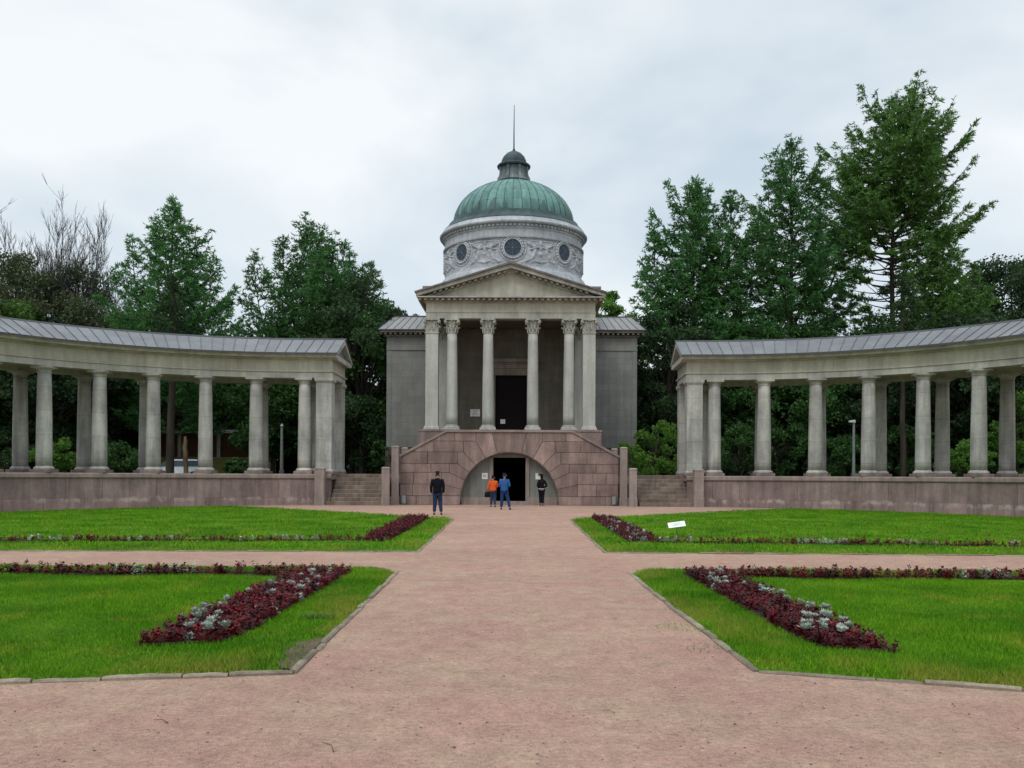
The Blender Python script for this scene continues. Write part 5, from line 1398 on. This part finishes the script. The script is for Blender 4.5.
place_tree('broadleaf_tree', broad_parts(54, 13.5, 3.0, 1.0, 60, 420, .2), ['bark', 'dark_leaf'], (at(668, 64), 64, GZ), 'dark leafy tree filling the gap between the right colonnade and the building')
# understorey behind the columns
U = [broad_parts(70 + i, [10.5, 12, 9, 11.5][i], [3.8, 4.2, 3.4, 3.6][i], 1.2, 60, 330, .25, .16) for i in range(4)]
UM = [['bark', 'dark_leaf'], ['bark', 'mid_leaf'], ['bark', 'dark_leaf'], ['bark', 'mid_leaf']]
rr = random.Random(77)
def ulabel(side, k_, x, y):
    d_ = abs(x) / y * 920; bay = sum(d_ > q for q in (206, 256, 306, 358, 412, 468))
    kind = ['shaded leafy', 'mid green leafy', 'squat dark leafy', 'bright edged leafy'][k_]; far = 'back' if y > 72 else 'front'
    if bay == 0: return '%s wood tree, %s row, by the inner end of the %s colonnade' % (kind, far, side)
    return '%s tree, %s of the wood, behind the %s bay of the %s colonnade' % (kind, far, ['first', 'second', 'third', 'fourth', 'fifth', 'outermost'][bay - 1], side)
for side, sg in (('left', -1), ('right', 1)):
    for i in range(15):
        x = sg * (11 + i * 2.3 + rr.uniform(-.7, .7)); y = 66 + (i % 3) * 4.5 + rr.uniform(-1.5, 1.5) - .25 * max(0, abs(x) - 18)
        if sg < 0 and -27 < x < -18 and y < 79: y = 80 + rr.uniform(0, 3)
        k_ = rr.choice([0, 1, 2, 0, 3])
        place_tree('understorey_tree', U[k_], UM[k_], (x, y, GZ), ulabel(side, k_, x, y), 'tree', 'wood trees behind the %s colonnade' % side, rr.uniform(0, 6), rr.uniform(.85, 1.12))
# dark trunks seen between the columns
for i, (px, Y, rd, mat, lab) in enumerate([(169, 60, .22, 'bark', 'dark straight tree trunk behind the left colonnade, beside the brown trunk'), (185.5, 60.5, .15, 'bark_brown', 'reddish brown tree trunk in front of the small house'),
                                           (903, 60, .16, 'bark', 'slim dark tree trunk behind the right colonnade')]):
    T_ = Tubes(); r = np.random.RandomState(i); h = 13 if i != 1 else 2.6; z = np.linspace(0, h, 8)
    T_.add(np.stack([np.cumsum(r.normal(0, .03, 8)), np.cumsum(r.normal(0, .03, 8)), z], -1), rd * (1.25 - .05 * z) if i != 1 else rd * np.array([1.2, 1, 1, 1.05, 1.1, 1.0, .9, .5]), 9)
    crown = larch_parts(90 + i, 13, ([0, .4, .7, 1], [2.2, 2.6, 2, .3]), 50, .45, .1)[1] if i != 1 else None
    place_tree('tree' if crown else 'tree_stump', (T_.mesh(), crown), [mat, 'dark_leaf'], (at(px, Y), Y, GZ), lab, 'tree' if crown else 'stump')
# bushes
bl = [(64, 58, 2.5, 1.5, 'bright_leaf', 'bright green bush behind the left colonnade, second bay from the edge'), (241, 60, 1.1, .9, 'mid_leaf', 'low green bush before the yellow house wall'), (392, 61, 3.6, 1.3, 'mid_leaf', 'green bush against the left side of the building'),
      (655, 57, 3.6, 1.8, 'bright_leaf', 'bright green maple bush right of the building'), (964, 57.5, 2.6, 1.3, 'bright_leaf', 'bright green bush behind the right colonnade near the photo edge'), (116, 60, 2.0, 1.9, 'mid_leaf', 'dull green bush behind the left colonnade, third bay'),
      (740, 60, 3.4, 1.6, 'mid_leaf', 'green bush behind the first bays of the right colonnade'), (776, 62, 4.8, 1.7, 'mid_leaf', 'tall green bush behind the third bay of the right colonnade'), (905, 62, 4.0, 1.6, 'mid_leaf', 'green bush behind the slim dark trunk on the right'),
      (842, 61, 3.0, 1.7, 'mid_leaf', 'green bush beside the street lamp'), (622, 62, 4.5, 1.6, 'mid_leaf', 'green bush half hidden by the right wing'), (1018, 58, 5.5, 1.6, 'bright_leaf', 'light green young tree at the right edge behind the colonnade'), (10, 60, 3.2, 1.6, 'dark_leaf', 'dark bush at the left edge behind the colonnade')]
for i, (px, Y, H, rx, mat, lab) in enumerate(bl):
    place_tree('bush', broad_parts(100 + i, H, rx, .2, 34, 150, .16, .05), ['bark', mat], (at(px, Y), Y, GZ), lab, 'bush')
# far wood
r = np.random.RandomState(5); n = 2300
X = r.uniform(-78, 78, n); Y = r.uniform(84, 104, n); top = 11.5 + 2.2 * np.sin(X * .21 + 1) + 1.3 * np.sin(X * .53) - np.where(X > 0, 0, 1.0); Z = 1.5 + top * r.uniform(0, 1, n) ** .8
Cn = np.stack([X, Y, Z], -1); Xl = r.uniform(-78, 78, 700); Cn = np.concatenate([Cn, np.stack([Xl, r.uniform(82, 90, 700), 1.6 + r.uniform(0, 1.6, 700)], -1)]); n = len(Cn)
pts = (Cn[:, None] + r.normal(0, 1, (n, 65, 3)) * [1.1, .9, .8]).reshape(-1, 3); pts[:, 2] = np.maximum(pts[:, 2], 1.5)
o = link('far_wood', leaf_mesh(pts, .55, r), 'dark_leaf'); tag(o, 'dark mass of the distant wood closing the view behind the trees', 'wood', None, 'stuff')
